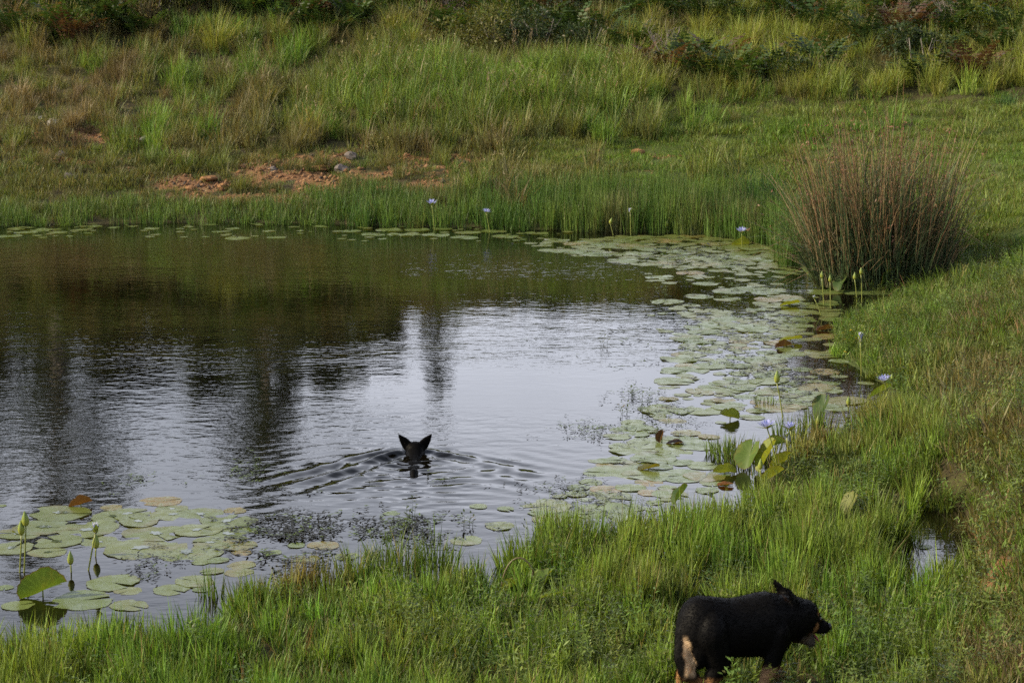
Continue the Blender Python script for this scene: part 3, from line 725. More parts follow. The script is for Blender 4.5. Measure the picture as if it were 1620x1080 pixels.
TUS = [(345, 84, .95, 1.35, 'tus_yel', 'largest yellow-green tussock at the upper left hill edge'), (440, 66, .8, 1.0, 'tus_ol', 'olive tussock just right of the largest upper left tussock'),
       (625, 62, .9, 1.1, 'tus_yel', 'yellow-green tussock before the upper hill ferns, left of the round olive bush'), (655, 80, .7, .75, 'tus_yel', 'low yellow tussock at the top of the lush grass ridge'),
       (575, 78, .6, .8, 'tus_ol', 'short olive tussock left of the low yellow tussock'), (1040, 86, .9, 1.15, 'tus_yel', 'bright tussock above the russet ferns right of the ridge'),
       (1180, 84, .9, 1.1, 'tus_yel', 'bright tussock rising over the dark fern bank'), (1110, 62, .9, .95, 'tus_yel', 'bright tussock between the two over the fern bank'),
       (1265, 92, .9, 1.0, 'tus_yel', 'bright tussock right of the dark fern bank'), (1395, 152, 1.1, .85, 'tus_yel', 'spreading golden tussock at the back edge of the lawn'),
       (1500, 118, .9, .9, 'tus_ol', 'olive tussock in the long grass behind the golden tussock'), (1585, 140, .9, .85, 'tus_ol', 'olive tussock in long grass at the far right'),
       (255, 208, .6, .55, 'tus_ol', 'olive tussock above the bare soil on the left slope'), (430, 165, .6, .65, 'tus_ol', 'leafy olive tussock in the middle of the left slope'),
       (285, 262, .75, .42, 'tus_dry', 'brown dried tussock at the left end of the bare soil'), (680, 200, .7, .8, 'tus_dry', 'straw-coloured tussock at the left foot of the lush ridge'),
       (30, 165, .7, .8, 'tus_dry', 'straw tussock at the left edge of the hillside'), (115, 205, .5, .65, 'tus_dry', 'thin straw tussock above the pale stones')]
rg = np.random.default_rng(41)
for px, py, w, h, m, lab in TUS:
    hill_thing('tussock', px, py, lab, 'tussock', tussock_data(rg, w, h), M[m], group='tussocks on the hillside')
FERN = [(30, 48, 'fern_dark'), (95, 52, 'fern_mid'), (165, 44, 'fern_dark'), (225, 50, 'fern_dark'), (55, 20, 'fern_mid'), (135, 18, 'fern_dark'), (210, 16, 'fern_mid'), (115, 62, 'fern_red'),
        (470, 42, 'fern_dark'), (525, 50, 'fern_mid'), (500, 26, 'fern_red'), (560, 34, 'fern_dark'), (690, 42, 'fern_dark'), (715, 62, 'fern_mid'), (480, 16, 'fern_mid'), (600, 16, 'fern_dark'),
        (850, 42, 'fern_dark'), (905, 60, 'fern_dark'), (950, 44, 'fern_mid'), (985, 72, 'fern_dark'), (880, 22, 'fern_red'), (940, 16, 'fern_dark'), (1010, 24, 'fern_mid'), (1060, 16, 'fern_dark'),
        (1005, 106, 'fern_red'), (1050, 118, 'fern_red'), (1085, 112, 'fern_dark'), (1120, 122, 'fern_dark'), (1135, 104, 'fern_red'), (1165, 130, 'fern_mid'), (1205, 112, 'fern_red'), (1245, 122, 'fern_dark'),
        (1285, 112, 'fern_dark'), (1190, 40, 'fern_dark'), (1230, 24, 'fern_mid'), (1300, 52, 'fern_dark'), (1340, 36, 'fern_mid'), (1380, 66, 'fern_dark'), (1430, 52, 'fern_red'), (1465, 90, 'fern_dark'),
        (1490, 60, 'fern_dark'), (1540, 42, 'fern_mid'), (1575, 82, 'fern_dark'), (1605, 56, 'fern_dark'), (1520, 20, 'fern_dark'), (1600, 22, 'fern_red'), (1470, 128, 'fern_dark'), (1540, 122, 'fern_red'),
        (770, 20, 'fern_mid'), (810, 14, 'fern_dark'), (660, 14, 'fern_red'), (1270, 20, 'fern_dark'), (1120, 28, 'fern_dark'), (1400, 20, 'fern_mid'), (300, 12, 'fern_dark'), (390, 14, 'fern_mid')]
FL = {'fern_dark': 'dark green', 'fern_mid': 'mid green', 'fern_red': 'russet'}
ORD = ['first', 'second', 'third', 'fourth', 'fifth', 'sixth', 'seventh', 'eighth', 'ninth', 'tenth', 'eleventh', 'twelfth']
def fern_place(px, py):
    if py > 96: return 'in the fern bank behind the lawn'
    if px < 280: return 'at the upper left of the hill'
    if px < 740: return 'by the upper middle tussocks'
    if px < 1080: return 'around the round olive bush'
    return 'by the upper right tussocks'
fern_meshes = {m: [clump_mesh('fern_' + m, fern(rg, 40, (.55, 1.1), (.3, 1.3), 11, .18), M[m]) for _ in range(3)] for m in FL}
for i, (px, py, m) in enumerate(FERN):
    p = on(px, py + 6); lab = f'{FL[m]} fern clump {fern_place(px, py)}'
    same = sorted(a for a, b, c in FERN if c == m and fern_place(a, b) == fern_place(px, py))
    if len(same) > 1: lab = f'{FL[m]} fern clump, {ORD[same.index(px)]} from the left {fern_place(px, py)}'
    o = thing('fern_clump', lab, 'fern', p - [0, 0, .05], i * 1.1, f'{FL[m]} fern clumps {fern_place(px, py)}')
    q = obj('foliage', fern_meshes[m][i % 3], None, o); q.scale = (1.1, 1.1, .9 + .25 * (i % 3) * .5)
def bush_data(rg, rx, ry, rz_, n, L=(.06, .11), W=.035):
    V, F, R, T = [], [], [], []
    lobes = [(rg.normal(0, .45, 3) * [rx, ry, .35 * rz_] + [0, 0, rz_ * .5], rg.uniform(.35, .6)) for _ in range(11)]
    for k in range(n):
        c, rr = lobes[k % len(lobes)]; d = rg.normal(0, 1, 3); d /= np.linalg.norm(d); p = c + d * rr * np.array([rx, ry, rz_ * .6]) * (.75 + .3 * rg.random())
        if p[2] < 0: continue
        leaf_quad(V, F, R, T, p, d + rg.normal(0, .6, 3), rg.normal(0, 1, 3), rg.uniform(*L), W, min(1, max(0, .5 + .35 * d[2] * 0 + rg.normal(0, .22))))
    return np.array(V), np.array(F), np.array(R), np.array(T)
def bush(px, py, rx, h, m, lab, n=2600, group=None):
    p = on(px, py); o = thing('bush', lab, 'bush', p - [0, 0, .05], 0, group)
    tb = MB()
    for k in range(7):
        a = k * .9; q = np.array([math.cos(a) * rx * .5, math.sin(a) * rx * .5, h * .75]); tb.tube([(0, 0, 0), q * .5 + rg.normal(0, .04, 3), q], [.022, .014, .006], 5)
    tb.build('branch', M['bark'], o)
    obj('foliage', clump_mesh('bush', bush_data(rg, rx, rx * .8, h, n), M[m]), None, o)
bush(790, 84, .95, 1.05, 'bush_olive', 'round olive-green bush at the top of the lush ridge')
bush(262, 30, .8, .95, 'bush_olive', 'yellowish shrub at the top edge above the largest tussock')
bush(855, 78, .9, .95, 'bush_dark', 'dark scrubby bush beside the round olive bush')
bush(930, 84, .9, .8, 'bush_dark', 'dark scrubby bush behind the crest of the lush ridge')
bush(1455, 112, .6, .95, 'bush_dark', 'upright dark bush behind the golden tussock')
bush(1260, 132, .7, .55, 'bush_dark', 'low dark bush at the right end of the fern bank')
# dead twiggy shrubs
g = NT('dead_twigs'); M['twig'] = g.out(g.bsdf((.20, .17, .155), .9, .1))
for px, py, lab in ((1415, 44, 'grey leafless twiggy shrub at the upper right of the hill'), (1500, 40, 'grey dead shrub near the top right corner'), (720, 30, 'grey dead twigs among the upper hill ferns'), (1050, 92, 'bare twigs standing in the russet ferns')):
    p = on(px, py); o = thing('dead_shrub', lab, 'shrub', p - [0, 0, .05], 0, 'dead shrubs on the hill'); tb = MB()
    for k in range(14):
        a = rg.uniform(0, 6.28); L = rg.uniform(.5, 1.05); d = np.array([math.cos(a) * .55, math.sin(a) * .55, 1.]); q = d * L * .6
        tb.tube([(0, 0, 0), q * .5, q], [.012, .009, .006], 4, cap=False)
        for m_ in range(5):
            e = q * rg.uniform(.5, 1) ; f = e + rg.normal(0, .16, 3) + [0, 0, .16]; tb.tube([e, (e + f) / 2 + rg.normal(0, .02, 3), f], [.006, .004, .002], 3, cap=False)
    tb.build('branch', M['twig'], o)
# undergrowth filling the hill top between the named plants
rng = np.random.default_rng(29)
x, y = sample(rng, -17, 17, 40, 55, 5.0)
k = in_view(x, y); x, y = x[k], y[k]; z = hgt(x, y); px, py = proj(np.c_[x, y, z])
w = smooth(100, 20, py) * smooth(.42, .56, fbm(x * .6, y * .6, 121)) + .8 * ell(px, py, 1140, 118, 130, 16) + .5 * smooth(1350, 1450, px) * smooth(130, 60, py)
w *= 1 - .8 * ell(px, py, 800, 130, 260, 40)
keep = rng.random(len(x)) < np.clip(w, 0, .85); x, y, z = x[keep], y[keep], z[keep]; N = len(x)
pick = rng.random(N)
tint = np.where((pick < .12)[:, None], REDB, np.where((pick < .62)[:, None], np.array([.038, .064, .017]), np.array([.062, .092, .022])))
sc_ = rng.uniform(.65, 1.15, N)
scatter('hill_undergrowth', C_SCRUB, np.c_[x, y, z - .05], sc_, jitter(tint, rng, .2), rng.integers(0, 4, N), rng, 'dark low scrub between the ferns along the hill top', 'undergrowth', .1)
# rubble strewn over the bare soil
def rubble():
    rr = np.random.default_rng(37); x, y = rr.uniform(-11, 4, 26000), rr.uniform(30.5, 38.5, 26000); z = hgt(x, y); m = soil_mask(x, y, z)
    k = (rr.random(len(x)) < m * .75) & (m > .2); x, y, z, m = x[k], y[k], z[k], m[k]; z = z + m * (fbm(x * 2.6, y * 2.6, 31, 4) - 0.5) * 0.22
    V, F, A = [], [], []
    for i in range(len(x)):
        s_ = rr.uniform(.012, .05) * (1.8 if rr.random() < .06 else 1); a = rr.uniform(0, 6.28); b = len(V); q = rr.random()
        for d in ((1, 0, 0), (0, 1, 0), (-1, 0, 0), (0, -1, 0), (.1, .1, .8), (0, 0, -.6)):
            d = np.array(d) * rr.uniform(.6, 1.2, 3) * s_; V.append((x[i] + d[0] * math.cos(a) - d[1] * math.sin(a), y[i] + d[0] * math.sin(a) + d[1] * math.cos(a), z[i] + d[2] + s_ * .15)); A.append(q)
        for j in range(4): F += [(b + j, b + (j + 1) % 4, b + 4), (b + (j + 1) % 4, b + j, b + 5)]
    g = NT('soil_rubble'); c = g.mix(g.rng(g.attr('r'), .2, .6), (.12, .060, .030), (.26, .15, .08)); c = g.mix(g.rng(g.attr('r'), .78, .86), c, (.07, .055, .045))
    o = obj('bank_rubble', mesh_np('bank_rubble', np.array(V), np.array(F), {'r': np.array(A)}), g.out(g.bsdf(c, .95, .1))); tag(o, 'crumbled ochre clods and pebbles strewn over the bare soil', 'rubble', kind='stuff')
rubble()
# stones on the bank
g = NT('pale_stone'); P = g.coords(); M['stone'] = g.out(g.bsdf(g.mix(g.noise(P, 9, 4), (.20, .18, .16), (.46, .43, .40)), .9, .2))
g = NT('dark_stone'); P = g.coords(); M['stone_dark'] = g.out(g.bsdf(g.mix(g.noise(P, 9, 4), (.07, .06, .06), (.17, .145, .13)), .9, .2))
g = NT('ochre_clod'); P = g.coords(); M['clod'] = g.out(g.bsdf(g.mix(g.noise(P, 7, 5), (.16, .075, .034), (.30, .17, .085)), .95, .1))
def stone(px, py, r, mat, lab, sq=.6):
    p = on(px, py); V, F = [], []; nu, nv = 11, 7; sd_ = rg.integers(0, 999)
    for j in range(nv + 1):
        for i in range(nu):
            th, ph = math.pi * j / nv, 2 * math.pi * i / nu; d = np.array([math.sin(th) * math.cos(ph), math.sin(th) * math.sin(ph), math.cos(th)])
            f = 1 + .9 * (float(fbm(np.array([d[0] * 1.4 + sd_]), np.array([d[1] * 1.4 + d[2] * 1.7]), 5, 3)[0]) - .5); V.append(d * f * [r, r * .8, r * sq])
    for j in range(nv):
        for i in range(nu): F.append((j * nu + i, j * nu + (i + 1) % nu, (j + 1) * nu + (i + 1) % nu, (j + 1) * nu + i))
    o = obj('stone', mesh_np('stone', V, F), M[mat]); o.location = p + [0, 0, r * sq * .3]; o.rotation_euler = (0, 0, rg.uniform(0, 6)); tag(o, lab, 'stone', 'stones on the far bank')
stone(88, 198, .20, 'stone', 'largest pale stone on the left slope'); stone(66, 190, .10, 'stone', 'small pale stone left of the largest pale stone')
stone(230, 222, .10, 'stone', 'pale stone above the brown tussock'); stone(281, 226, .08, 'stone', 'small white stone above the brown tussock, left of two')
stone(310, 226, .10, 'stone', 'broad white stone above the left end of the bare soil'); stone(325, 225, .09, 'stone', 'white stone touching the broad white stone')
stone(429, 274, .15, 'stone_dark', 'dark grey stone on the bare soil'); stone(540, 271, .15, 'stone_dark', 'dark stone on the right of the bare soil')
stone(556, 250, .12, 'stone_dark', 'small dark stone on the upper bare soil'); stone(108, 285, .17, 'stone_dark', 'dark stone on the low left bank'); stone(98, 248, .14, 'stone_dark', 'grey stone on the left slope below the pale stones')
stone(330, 284, .17, 'clod', 'big cracked ochre clod at the left of the bare soil', .3); stone(352, 296, .11, 'clod', 'ochre clod beside the big cracked clod', .5)
stone(510, 268, .20, 'clod', 'largest rounded ochre clod in the middle of the bare soil', .28); stone(300, 300, .11, 'clod', 'pale ochre clod lowest on the bare soil', .5)
stone(430, 305, .10, 'clod', 'ochre clod above the shore reeds', .45); stone(1010, 243, .13, 'clod', 'ochre clod in the grass below the ridge', .5)
# ------------------------------------------------------------------ water lilies: pads
g = NT('lily_pad_leaf')
uv = g.coords('Object'); sx = g.node('ShaderNodeSeparateXYZ'); g.l.new(uv, sx.inputs[0])
rad = g.attr('rad'); age = g.attr('age', 'OBJECT'); rnd = g.node('ShaderNodeObjectInfo').outputs['Random']
ang = g.math('ARCTAN2', sx.outputs[1], sx.outputs[0])
vein = g.math('POWER', g.math('ABSOLUTE', g.math('COSINE', g.math('MULTIPLY', ang, 9.0))), 18.0)
nz = g.noise(uv, 2.5, 2); nz2 = g.noise(g.pos(), 3.0, 2, 0.5)
c = g.mix(g.rng(rnd, 0, 1), (.115, .160, .038), (.155, .195, .058))
c = g.mix(g.rng(nz2, .40, .75, 0, .35), c, (.150, .185, .060))
c = g.mix(g.math('MULTIPLY', vein, .35), c, (.17, .21, .085))
spots = g.rng(g.math('ADD', nz2, g.math('MULTIPLY', rad, .10)), .62, .72)
c = g.mix(g.math('MULTIPLY', spots, .28), c, (.15, .085, .035))
c = g.mix(g.rng(rad, .95, 1.0, 0, .35), c, (.10, .070, .030))
c = g.mix(g.math('MULTIPLY', age, g.rng(nz, .25, .55)), c, (.21, .15, .045))
p = g.bsdf(c, g.rng(nz, .3, .7, .16, .36), .5)
g.l.new(g.bump(g.math('ADD', g.math('MULTIPLY', vein, .5), nz), .18, .004), p.inputs['Normal'])
t = g.node('ShaderNodeBsdfTranslucent'); g.put(t.inputs[0], g.mix(1.0, c, (1.6, 1.5, .5), 'MULTIPLY'))
x_ = g.node('ShaderNodeMixShader'); g.put(x_.inputs[0], .22); g.l.new(p.outputs[0], x_.inputs[1]); g.l.new(t.outputs[0], x_.inputs[2])
M['pad'] = g.out(x_.outputs[0])
g = NT('water_on_leaf'); M['puddle'] = g.out(g.bsdf((.06, .08, .04), .03, .6, IOR=1.45))
g = NT('raised_lily_leaf')
uv = g.coords('Object'); rad = g.attr('rad'); sx = g.node('ShaderNodeSeparateXYZ'); g.l.new(g.attr('flat', 'GEOMETRY', 'Vector'), sx.inputs[0])
ang = g.math('ARCTAN2', sx.outputs[1], sx.outputs[0]); vein = g.math('POWER', g.math('ABSOLUTE', g.math('COSINE', g.math('MULTIPLY', ang, 8.0))), 16.0)
nz = g.noise(uv, 9.0, 4)
tintp = g.attr('leafcol', 'OBJECT', 'Color')
c = g.mix(g.math('MULTIPLY', vein, .4), tintp, g.mix(1.0, tintp, (1.6, 1.5, 1.5), 'MULTIPLY'))
c = g.mix(g.rng(nz, .55, .75, 0, .5), c, (.22, .19, .04)); c = g.mix(g.rng(rad, .94, 1.0, 0, .8), c, (.12, .07, .03))
M['leaf_up'] = g.leafy(c, .40, .55, .3, g.mix(1.0, c, (1.5, 1.35, .5), 'MULTIPLY'))
def pad_grid(rg, n=36, rings=4, wav=.03, notch=.16):
    V, A = [(0., 0., 0.)], [0.]
    ths = np.linspace(notch, 2 * math.pi - notch * rg.uniform(.2, 1.0), n)
    ph = rg.uniform(0, 6.28, 4)
    for j in range(1, rings + 1):
        q = j / rings
        for i, th in enumerate(ths):
            edge = 1 + (.06 * math.sin(2 * th + ph[0]) + .045 * math.sin(3 * th + ph[1]) + .03 * math.sin(7 * th + ph[2]) + .018 * (1 if i % 2 else -1) * (j == rings))
            r = q * edge
            V.append((r * math.cos(th), r * math.sin(th), wav * q * q * (math.sin(3 * th + ph[2]) + .6 * math.sin(5 * th + ph[3])))); A.append(q)
    F = []
    for i in range(n - 1): F.append((0, 1 + i, 2 + i))
    for j in range(1, rings):
        for i in range(n - 1):
            a = 1 + (j - 1) * n + i; F.append((a, a + n, a + n + 1, a + 1))
    return np.array(V), F, np.array(A)
rg = np.random.default_rng(51)
def tris(F):
    out = []
    for f in F: out += [f] if len(f) == 3 else [(f[0], f[1], f[2]), (f[0], f[2], f[3])]
    return out
PAD_ME = []
for k in range(10):
    V, F, A = pad_grid(rg, 34, 3, .012 if k < 7 else .035, rg.uniform(.05, .2))
    me = mesh_np('lily_pad', V, F, {'rad': A}, True); me.materials.append(M['pad']); PAD_ME.append(me)
V, F, A = pad_grid(rg, 22, 2, 0, .02); V[:, 0] *= 1.3
for i in range(len(V)): V[i, :2] *= 1 + .25 * math.sin(i * 1.7)
PUD_ME = mesh_np('puddle', V, F, None, True); PUD_ME.materials.append(M['puddle'])
pads = []                                         # (x, y, r)
def put_pad(x, y, r, lab, group, age=0., puddle=False, tilt=.012):
    o = obj('lily_pad', PAD_ME[int(rg.integers(0, 10))])
    zz = .0015 + .0045 * rg.random() + max(0., float(wake(np.array([x]), np.array([y]))[0]))
    o.location = (float(x), float(y), zz); o.scale = (r, r, r * .8)
    o.rotation_euler = (rg.normal(0, tilt * .6), rg.normal(0, tilt * .6), rg.uniform(0, 6.28)); o['age'] = float(age)
    tag(o, lab, 'lily pad', group); pads.append((x, y, r))
    if puddle:
        q = obj('puddle', PUD_ME, None, o); q.location = (.02, .05, .02); q.scale = (.17, .17, 1)
    return o
def px_pad(cx, cy, w, lab, group, age=0., puddle=False):
    c = at(cx, cy); put_pad(c[0], c[1], w * c[1] / FPX / 2, lab, group, age, puddle)
NEARP = [(300, 228, 250, 'round'), (215, 300, 240, 'round'), (95, 330, 190, ''), (440, 310, 250, ''), (290, 370, 200, ''), (60, 405, 180, ''), (240, 425, 150, ''), (560, 245, 170, ''), (700, 270, 170, ''),
         (640, 232, 180, ''), (870, 235, 180, ''), (1000, 232, 190, ''), (1145, 268, 230, ''), (775, 330, 250, ''), (990, 315, 190, ''), (1155, 330, 240, ''), (705, 405, 300, ''), (945, 425, 285, ''),
         (1060, 375, 170, ''), (860, 205, 130, ''), (500, 370, 170, '')]
NL = ['pale pad at the back left of the near raft, below the brown curled leaf', 'pad left of centre at the back of the near raft', 'pad at the left edge of the near raft behind the paired buds',
      'pad just behind the white-tipped bud in the near raft', 'pad between the paired buds and the white-tipped bud', 'front pad at the left edge behind the paired buds', 'small dark-edged pad in front of the paired buds',
      'pad right of the white-tipped bud in the back row of the near raft', 'pad with water at its centre in the back middle of the near raft', 'narrow pad at the back middle of the near raft',
      'pad behind the yellowing pad at the back of the near raft', 'pad in the back right row of the near raft', 'farthest right pad at the back of the near raft', 'big middle pad of the near raft with water pooled',
      'pad with a large pool of water at its centre, right of the middle pad', 'right edge pad of the near raft beside dark floating weed', 'broad front pad of the near raft, right of the white-tipped bud',
      'broad front right pad of the near raft with a split side', 'short pad tucked behind the broad front right pad', 'small pad under the yellowing pad', 'pad under the lower yellow-green bud']
for (zx, zy, w, _), lab in zip(NEARP, NL): px_pad(zx / 3.176, 740 + zy / 3.176, w / 3.176 * 1.27, lab, 'lily pads in the near left raft', .1, True)
for zx, zy, w, age, lab in ((810, 168, 210, .95, 'yellowing pad at the back of the near raft'), (1190, 388, 210, .5, 'spotted yellowing pad at the right end of the near raft'), (1215, 425, 110, .9, 'small yellowed pad at the right front corner of the near raft'),
        (565, 578, 275, .0, 'large lone pad on open water in front of the near raft'), (415, 665, 330, .0, 'large pad half hidden by the near grass tips'), (645, 618, 140, .2, 'small pad right of the large lone pad'),
        (650, 690, 200, .2, 'pad behind the near grass right of the half hidden pad'), (1010, 475, 95, .0, 'bright small pad left of two below the near raft'), (1095, 465, 110, .0, 'bright small pad right of two below the near raft'),
        (1065, 520, 120, .0, 'bright pad just below the two bright small pads'), (1200, 525, 150, .3, 'dull pad right of the bright pads before the grass'), (980, 572, 210, .1, 'wide pad against the grass tips below the bright pads'),
        (1015, 612, 95, .0, 'bright pad tilted against the grass tips'), (860, 612, 190, .1, 'flat pad among the grass tips left of the tilted pad'), (1215, 488, 150, .3, 'thin pad right of the two bright small pads'),
        (1370, 428, 95, .0, 'bright pad amid the dark floating weed'), (1490, 390, 95, .0, 'pale green pad on the far side of the dark floating weed'), (1540, 458, 140, .4, 'dull pad at the right of the dark floating weed'),
        (22, 602, 95, .0, 'pad cut by the left edge behind the big raised leaf'), (90, 692, 165, .0, 'shiny pad in front of the big raised leaf'), (8, 190, 50, .0, 'tiny pad alone at the left edge of the open water'),
        (560, 200, 120, .7, 'brown sunken pad at the back of the near raft'), (1180, 215, 120, .8, 'dark sunken pad behind the right end of the near raft')):
    px_pad(zx / 3.176, 740 + zy / 3.176, w / 3.176, lab, 'lily pads in the near left water', age, False)
for px, py, w, age, lab in ((512, 863, 50, .75, 'yellow-brown pad in the dark weed before the grass'), (548, 880, 40, .1, 'pad at the grass edge right of the yellow-brown pad'), (757, 801, 30, 0, 'bright small pad alone near the wake'),
        (738, 855, 55, 0, 'wide bright pad between the wake and the grass'), (790, 832, 50, .2, 'pad right of the wide bright pad'), (865, 800, 85, .25, 'broad grey-green pad at the near end of the carpet'),
        (852, 812, 34, 0, 'bright pad touching the broad grey-green pad'), (800, 805, 28, 0, 'small pad left of the broad grey-green pad'), (870, 822, 60, .7, 'brown-tinged pad in front of the broad grey-green pad'),
        (960, 787, 80, .1, 'large pad behind the broad grey-green pad'), (620, 812, 28, 0, 'small pad among floating stems behind the grass'), (1488, 801, 44, 0, 'dull pad at the back of the small pool'), (1462, 865, 26, 0, 'small pad in the middle of the small pool'),
        (885, 949, 60, 0, 'bright flat pad stranded in the near grass'), (560, 972, 40, 0, 'pad glimpsed between the near grass blades')):
    px_pad(px, py, w, lab, 'scattered lily pads by the near shore', age, False)
# ---- the carpet on the right: random packing inside a band
CAR = [(830, 385), (1000, 372), (1130, 374), (1235, 392), (1262, 425), (1300, 458), (1330, 500), (1316, 535), (1345, 580), (1380, 605), (1340, 648), (1240, 646), (1140, 676), (1100, 715), (1150, 755), (1130, 790),
       (1050, 806), (960, 820), (880, 826), (860, 800), (920, 765), (935, 735), (985, 715), (960, 690), (1000, 660), (1060, 640), (1040, 600), (1080, 575), (1060, 545), (1010, 500), (1040, 460), (1000, 425), (900, 405)]
CARW = np.array([at(a, b)[:2] for a, b in CAR])
def car_zone(px, py):
    if py < 402: return 'lily carpet below the far reeds'
    if py < 470: return 'lily carpet left of the big rushes'
    if py < 545: return 'lily carpet level with the white-tipped bud'
    if py < 625: return 'lily carpet by the tall green bud'
    if py < 700: return 'lily carpet around the curled yellow leaf'
    if py < 760: return 'lily carpet beside the upright brown leaf'
    return 'lily carpet behind the near grass'
cand, rest = [], []
rp = np.random.default_rng(57); tries = 0
def too_close(x, y, r, f=.80):
    for (a, b, c) in pads:
        if (a - x) ** 2 + (b - y) ** 2 < (f * (c + r)) ** 2: return True
    return False
xs, ys = rp.uniform(-.5, 5.2, 9000), rp.uniform(13, 29.5, 9000)
sdc = poly_sd(xs, ys, CARW)
cx_, cy_ = proj(np.c_[xs, ys, xs * 0])
n_car = 0
for x, y, s_, px, py in zip(xs, ys, sdc, cx_, cy_):
    if s_ > .0: continue
    hole = float(fbm(np.array([x * .9]), np.array([y * .45]), 131, 3)[0])
    if hole < .44 + .10 * smooth(-.9, .0, s_) * (px < 1200) and rp.random() < .9: continue
    r = rp.uniform(.09, .24)
    if rp.random() < .45: r *= .5
    if too_close(x, y, r, rp.uniform(.45, .80)): continue
    if n_car >= 950: break
    n_car += 1
    age = .0 if rp.random() < .75 else rp.uniform(.3, 1.0)
    pads.append((x, y, r)); cand.append((x, y, r, px, py, age))
for x, y, r, px, py, age in cand:                 # the largest in the picture become things
    pass
order = sorted(range(len(cand)), key=lambda i: -(cand[i][2] / cand[i][1]) ** 2 * (1 / cand[i][1]))
big = set(order[:175])
SZ = lambda r, age: ('yellow-brown ' if age > .55 else '') + ('small' if r < .08 else 'middling' if r < .135 else 'large')
keep_pads = list(pads)
RV, RF, RA = [], [], []
zx = {}
for i in big: zx.setdefault(car_zone(cand[i][3], cand[i][4]), []).append(cand[i][0])
def side(x, zone):
    a, b = np.percentile(zx[zone], (33, 67)); return 'open-water side' if x < a else 'bank side' if x > b else 'middle'
kin = {}
for i in big: x, y, r, px, py, age = cand[i]; kin.setdefault((SZ(r, age), side(x, car_zone(px, py)), car_zone(px, py)), []).append(y)
for i, (x, y, r, px, py, age) in enumerate(cand):
    if i in big:
        key = (SZ(r, age), side(x, car_zone(px, py)), car_zone(px, py)); ys_ = sorted(kin[key]); no = ys_.index(y)
        nth = '' if len(ys_) == 1 else (['nearest', 'second nearest', 'third nearest', 'fourth nearest', 'fifth nearest', 'sixth nearest', 'seventh nearest', 'eighth nearest', 'ninth nearest', 'tenth nearest'] + ['farthest'] * 20)[no] + ' '
        lab = f'{nth}{key[0]} pad, {key[1]} of {key[2]}'
        put_pad(x, y, r, lab, SZ(r, age) + ' pads, ' + car_zone(px, py), age, False, .02 if py > 500 else .012)
    else:
        V, F, A = pad_grid(rg, 20, 2, .012, .12); a = rg.uniform(0, 6.28); o0 = len(RV)
        zz = .0012 + .0045 * rg.random()
        for v, q in zip(V, A): RV.append((x + r * (v[0] * math.cos(a) - v[1] * math.sin(a)), y + r * (v[0] * math.sin(a) + v[1] * math.cos(a)), zz + v[2] * r)); RA.append(q)
        RF += [tuple(k + o0 for k in f) for f in F]
# far shore pads: individuals
FARP = [(15, 372, 38), (40, 366, 36), (68, 362, 40), (28, 360, 34), (92, 366, 30), (110, 372, 14), (150, 356, 26), (240, 360, 26), (285, 360, 14), (300, 357, 16), (345, 365, 22), (325, 373, 14), (368, 360, 26), (375, 375, 42),
        (330, 352, 40), (360, 349, 30), (405, 352, 22), (425, 364, 22), (438, 374, 30), (465, 357, 16), (505, 356, 22), (475, 363, 14), (555, 364, 34), (590, 369, 40), (615, 362, 46), (660, 362, 40), (700, 360, 34), (640, 369, 52),
        (690, 370, 44), (740, 366, 40), (780, 364, 44), (735, 374, 44), (800, 372, 46), (850, 367, 36), (605, 376, 16), (880, 378, 40), (900, 396, 56), (945, 400, 60), (870, 394, 40), (965, 388, 46), (915, 383, 44), (180, 358, 20), (210, 356, 18), (130, 362, 22)]
def far_zone(px, py): return 'at the far left corner of the pond' if px < 130 else 'below the bare soil bank' if px < 520 else 'under the two far pale flowers' if px < 830 else 'at the tip of the far lily carpet'
ORD2 = ORD + ['thirteenth', 'fourteenth', 'fifteenth']
fsize = lambda w: 'wide' if w > 35 else 'middling' if w > 20 else 'small'
for px, py, w in FARP:
    same = sorted(a for a, b, c_ in FARP if fsize(c_) == fsize(w) and far_zone(a, b) == far_zone(px, py)); nth = '' if len(same) == 1 else ' ' + ORD2[same.index(px)] + ' from the left'
    c = at(px, py + 2); r = w * c[1] / FPX / 2
    s_ = 'wide' if w > 35 else 'middling' if w > 20 else 'small'
    put_pad(c[0], c[1], r, f'{s_} flat lily pad{nth} {far_zone(px, py)}', f'{s_} far pads {far_zone(px, py)}', 0, False, .006)
for k in range(90):                                # flecks of pad round them, too small to pick apart
    px = rp.choice([rp.uniform(0, 150), rp.uniform(520, 900), rp.uniform(520, 900), rp.uniform(150, 520)]); py = rp.uniform(358, 385) - (8 if px < 500 else 0)
    c = at(px, py); r = rp.uniform(.03, .09)
    V, F, A = pad_grid(rg, 14, 2, .02, .12); o0 = len(RV)
    for v, q in zip(V, A): RV.append((c[0] + r * v[0], c[1] + r * v[1], .007 + .006 * (k % 3))); RA.append(q)
    RF += [tuple(j + o0 for j in f) for f in F]
rest_pads = obj('lily_carpet', mesh_np('lily_carpet', RV, RF, {'rad': np.array(RA)}, True), M['pad']); rest_pads['age'] = 0.15
tag(rest_pads, 'small overlapping lily pads filling the gaps of the carpet', 'lily pads', kind='stuff')

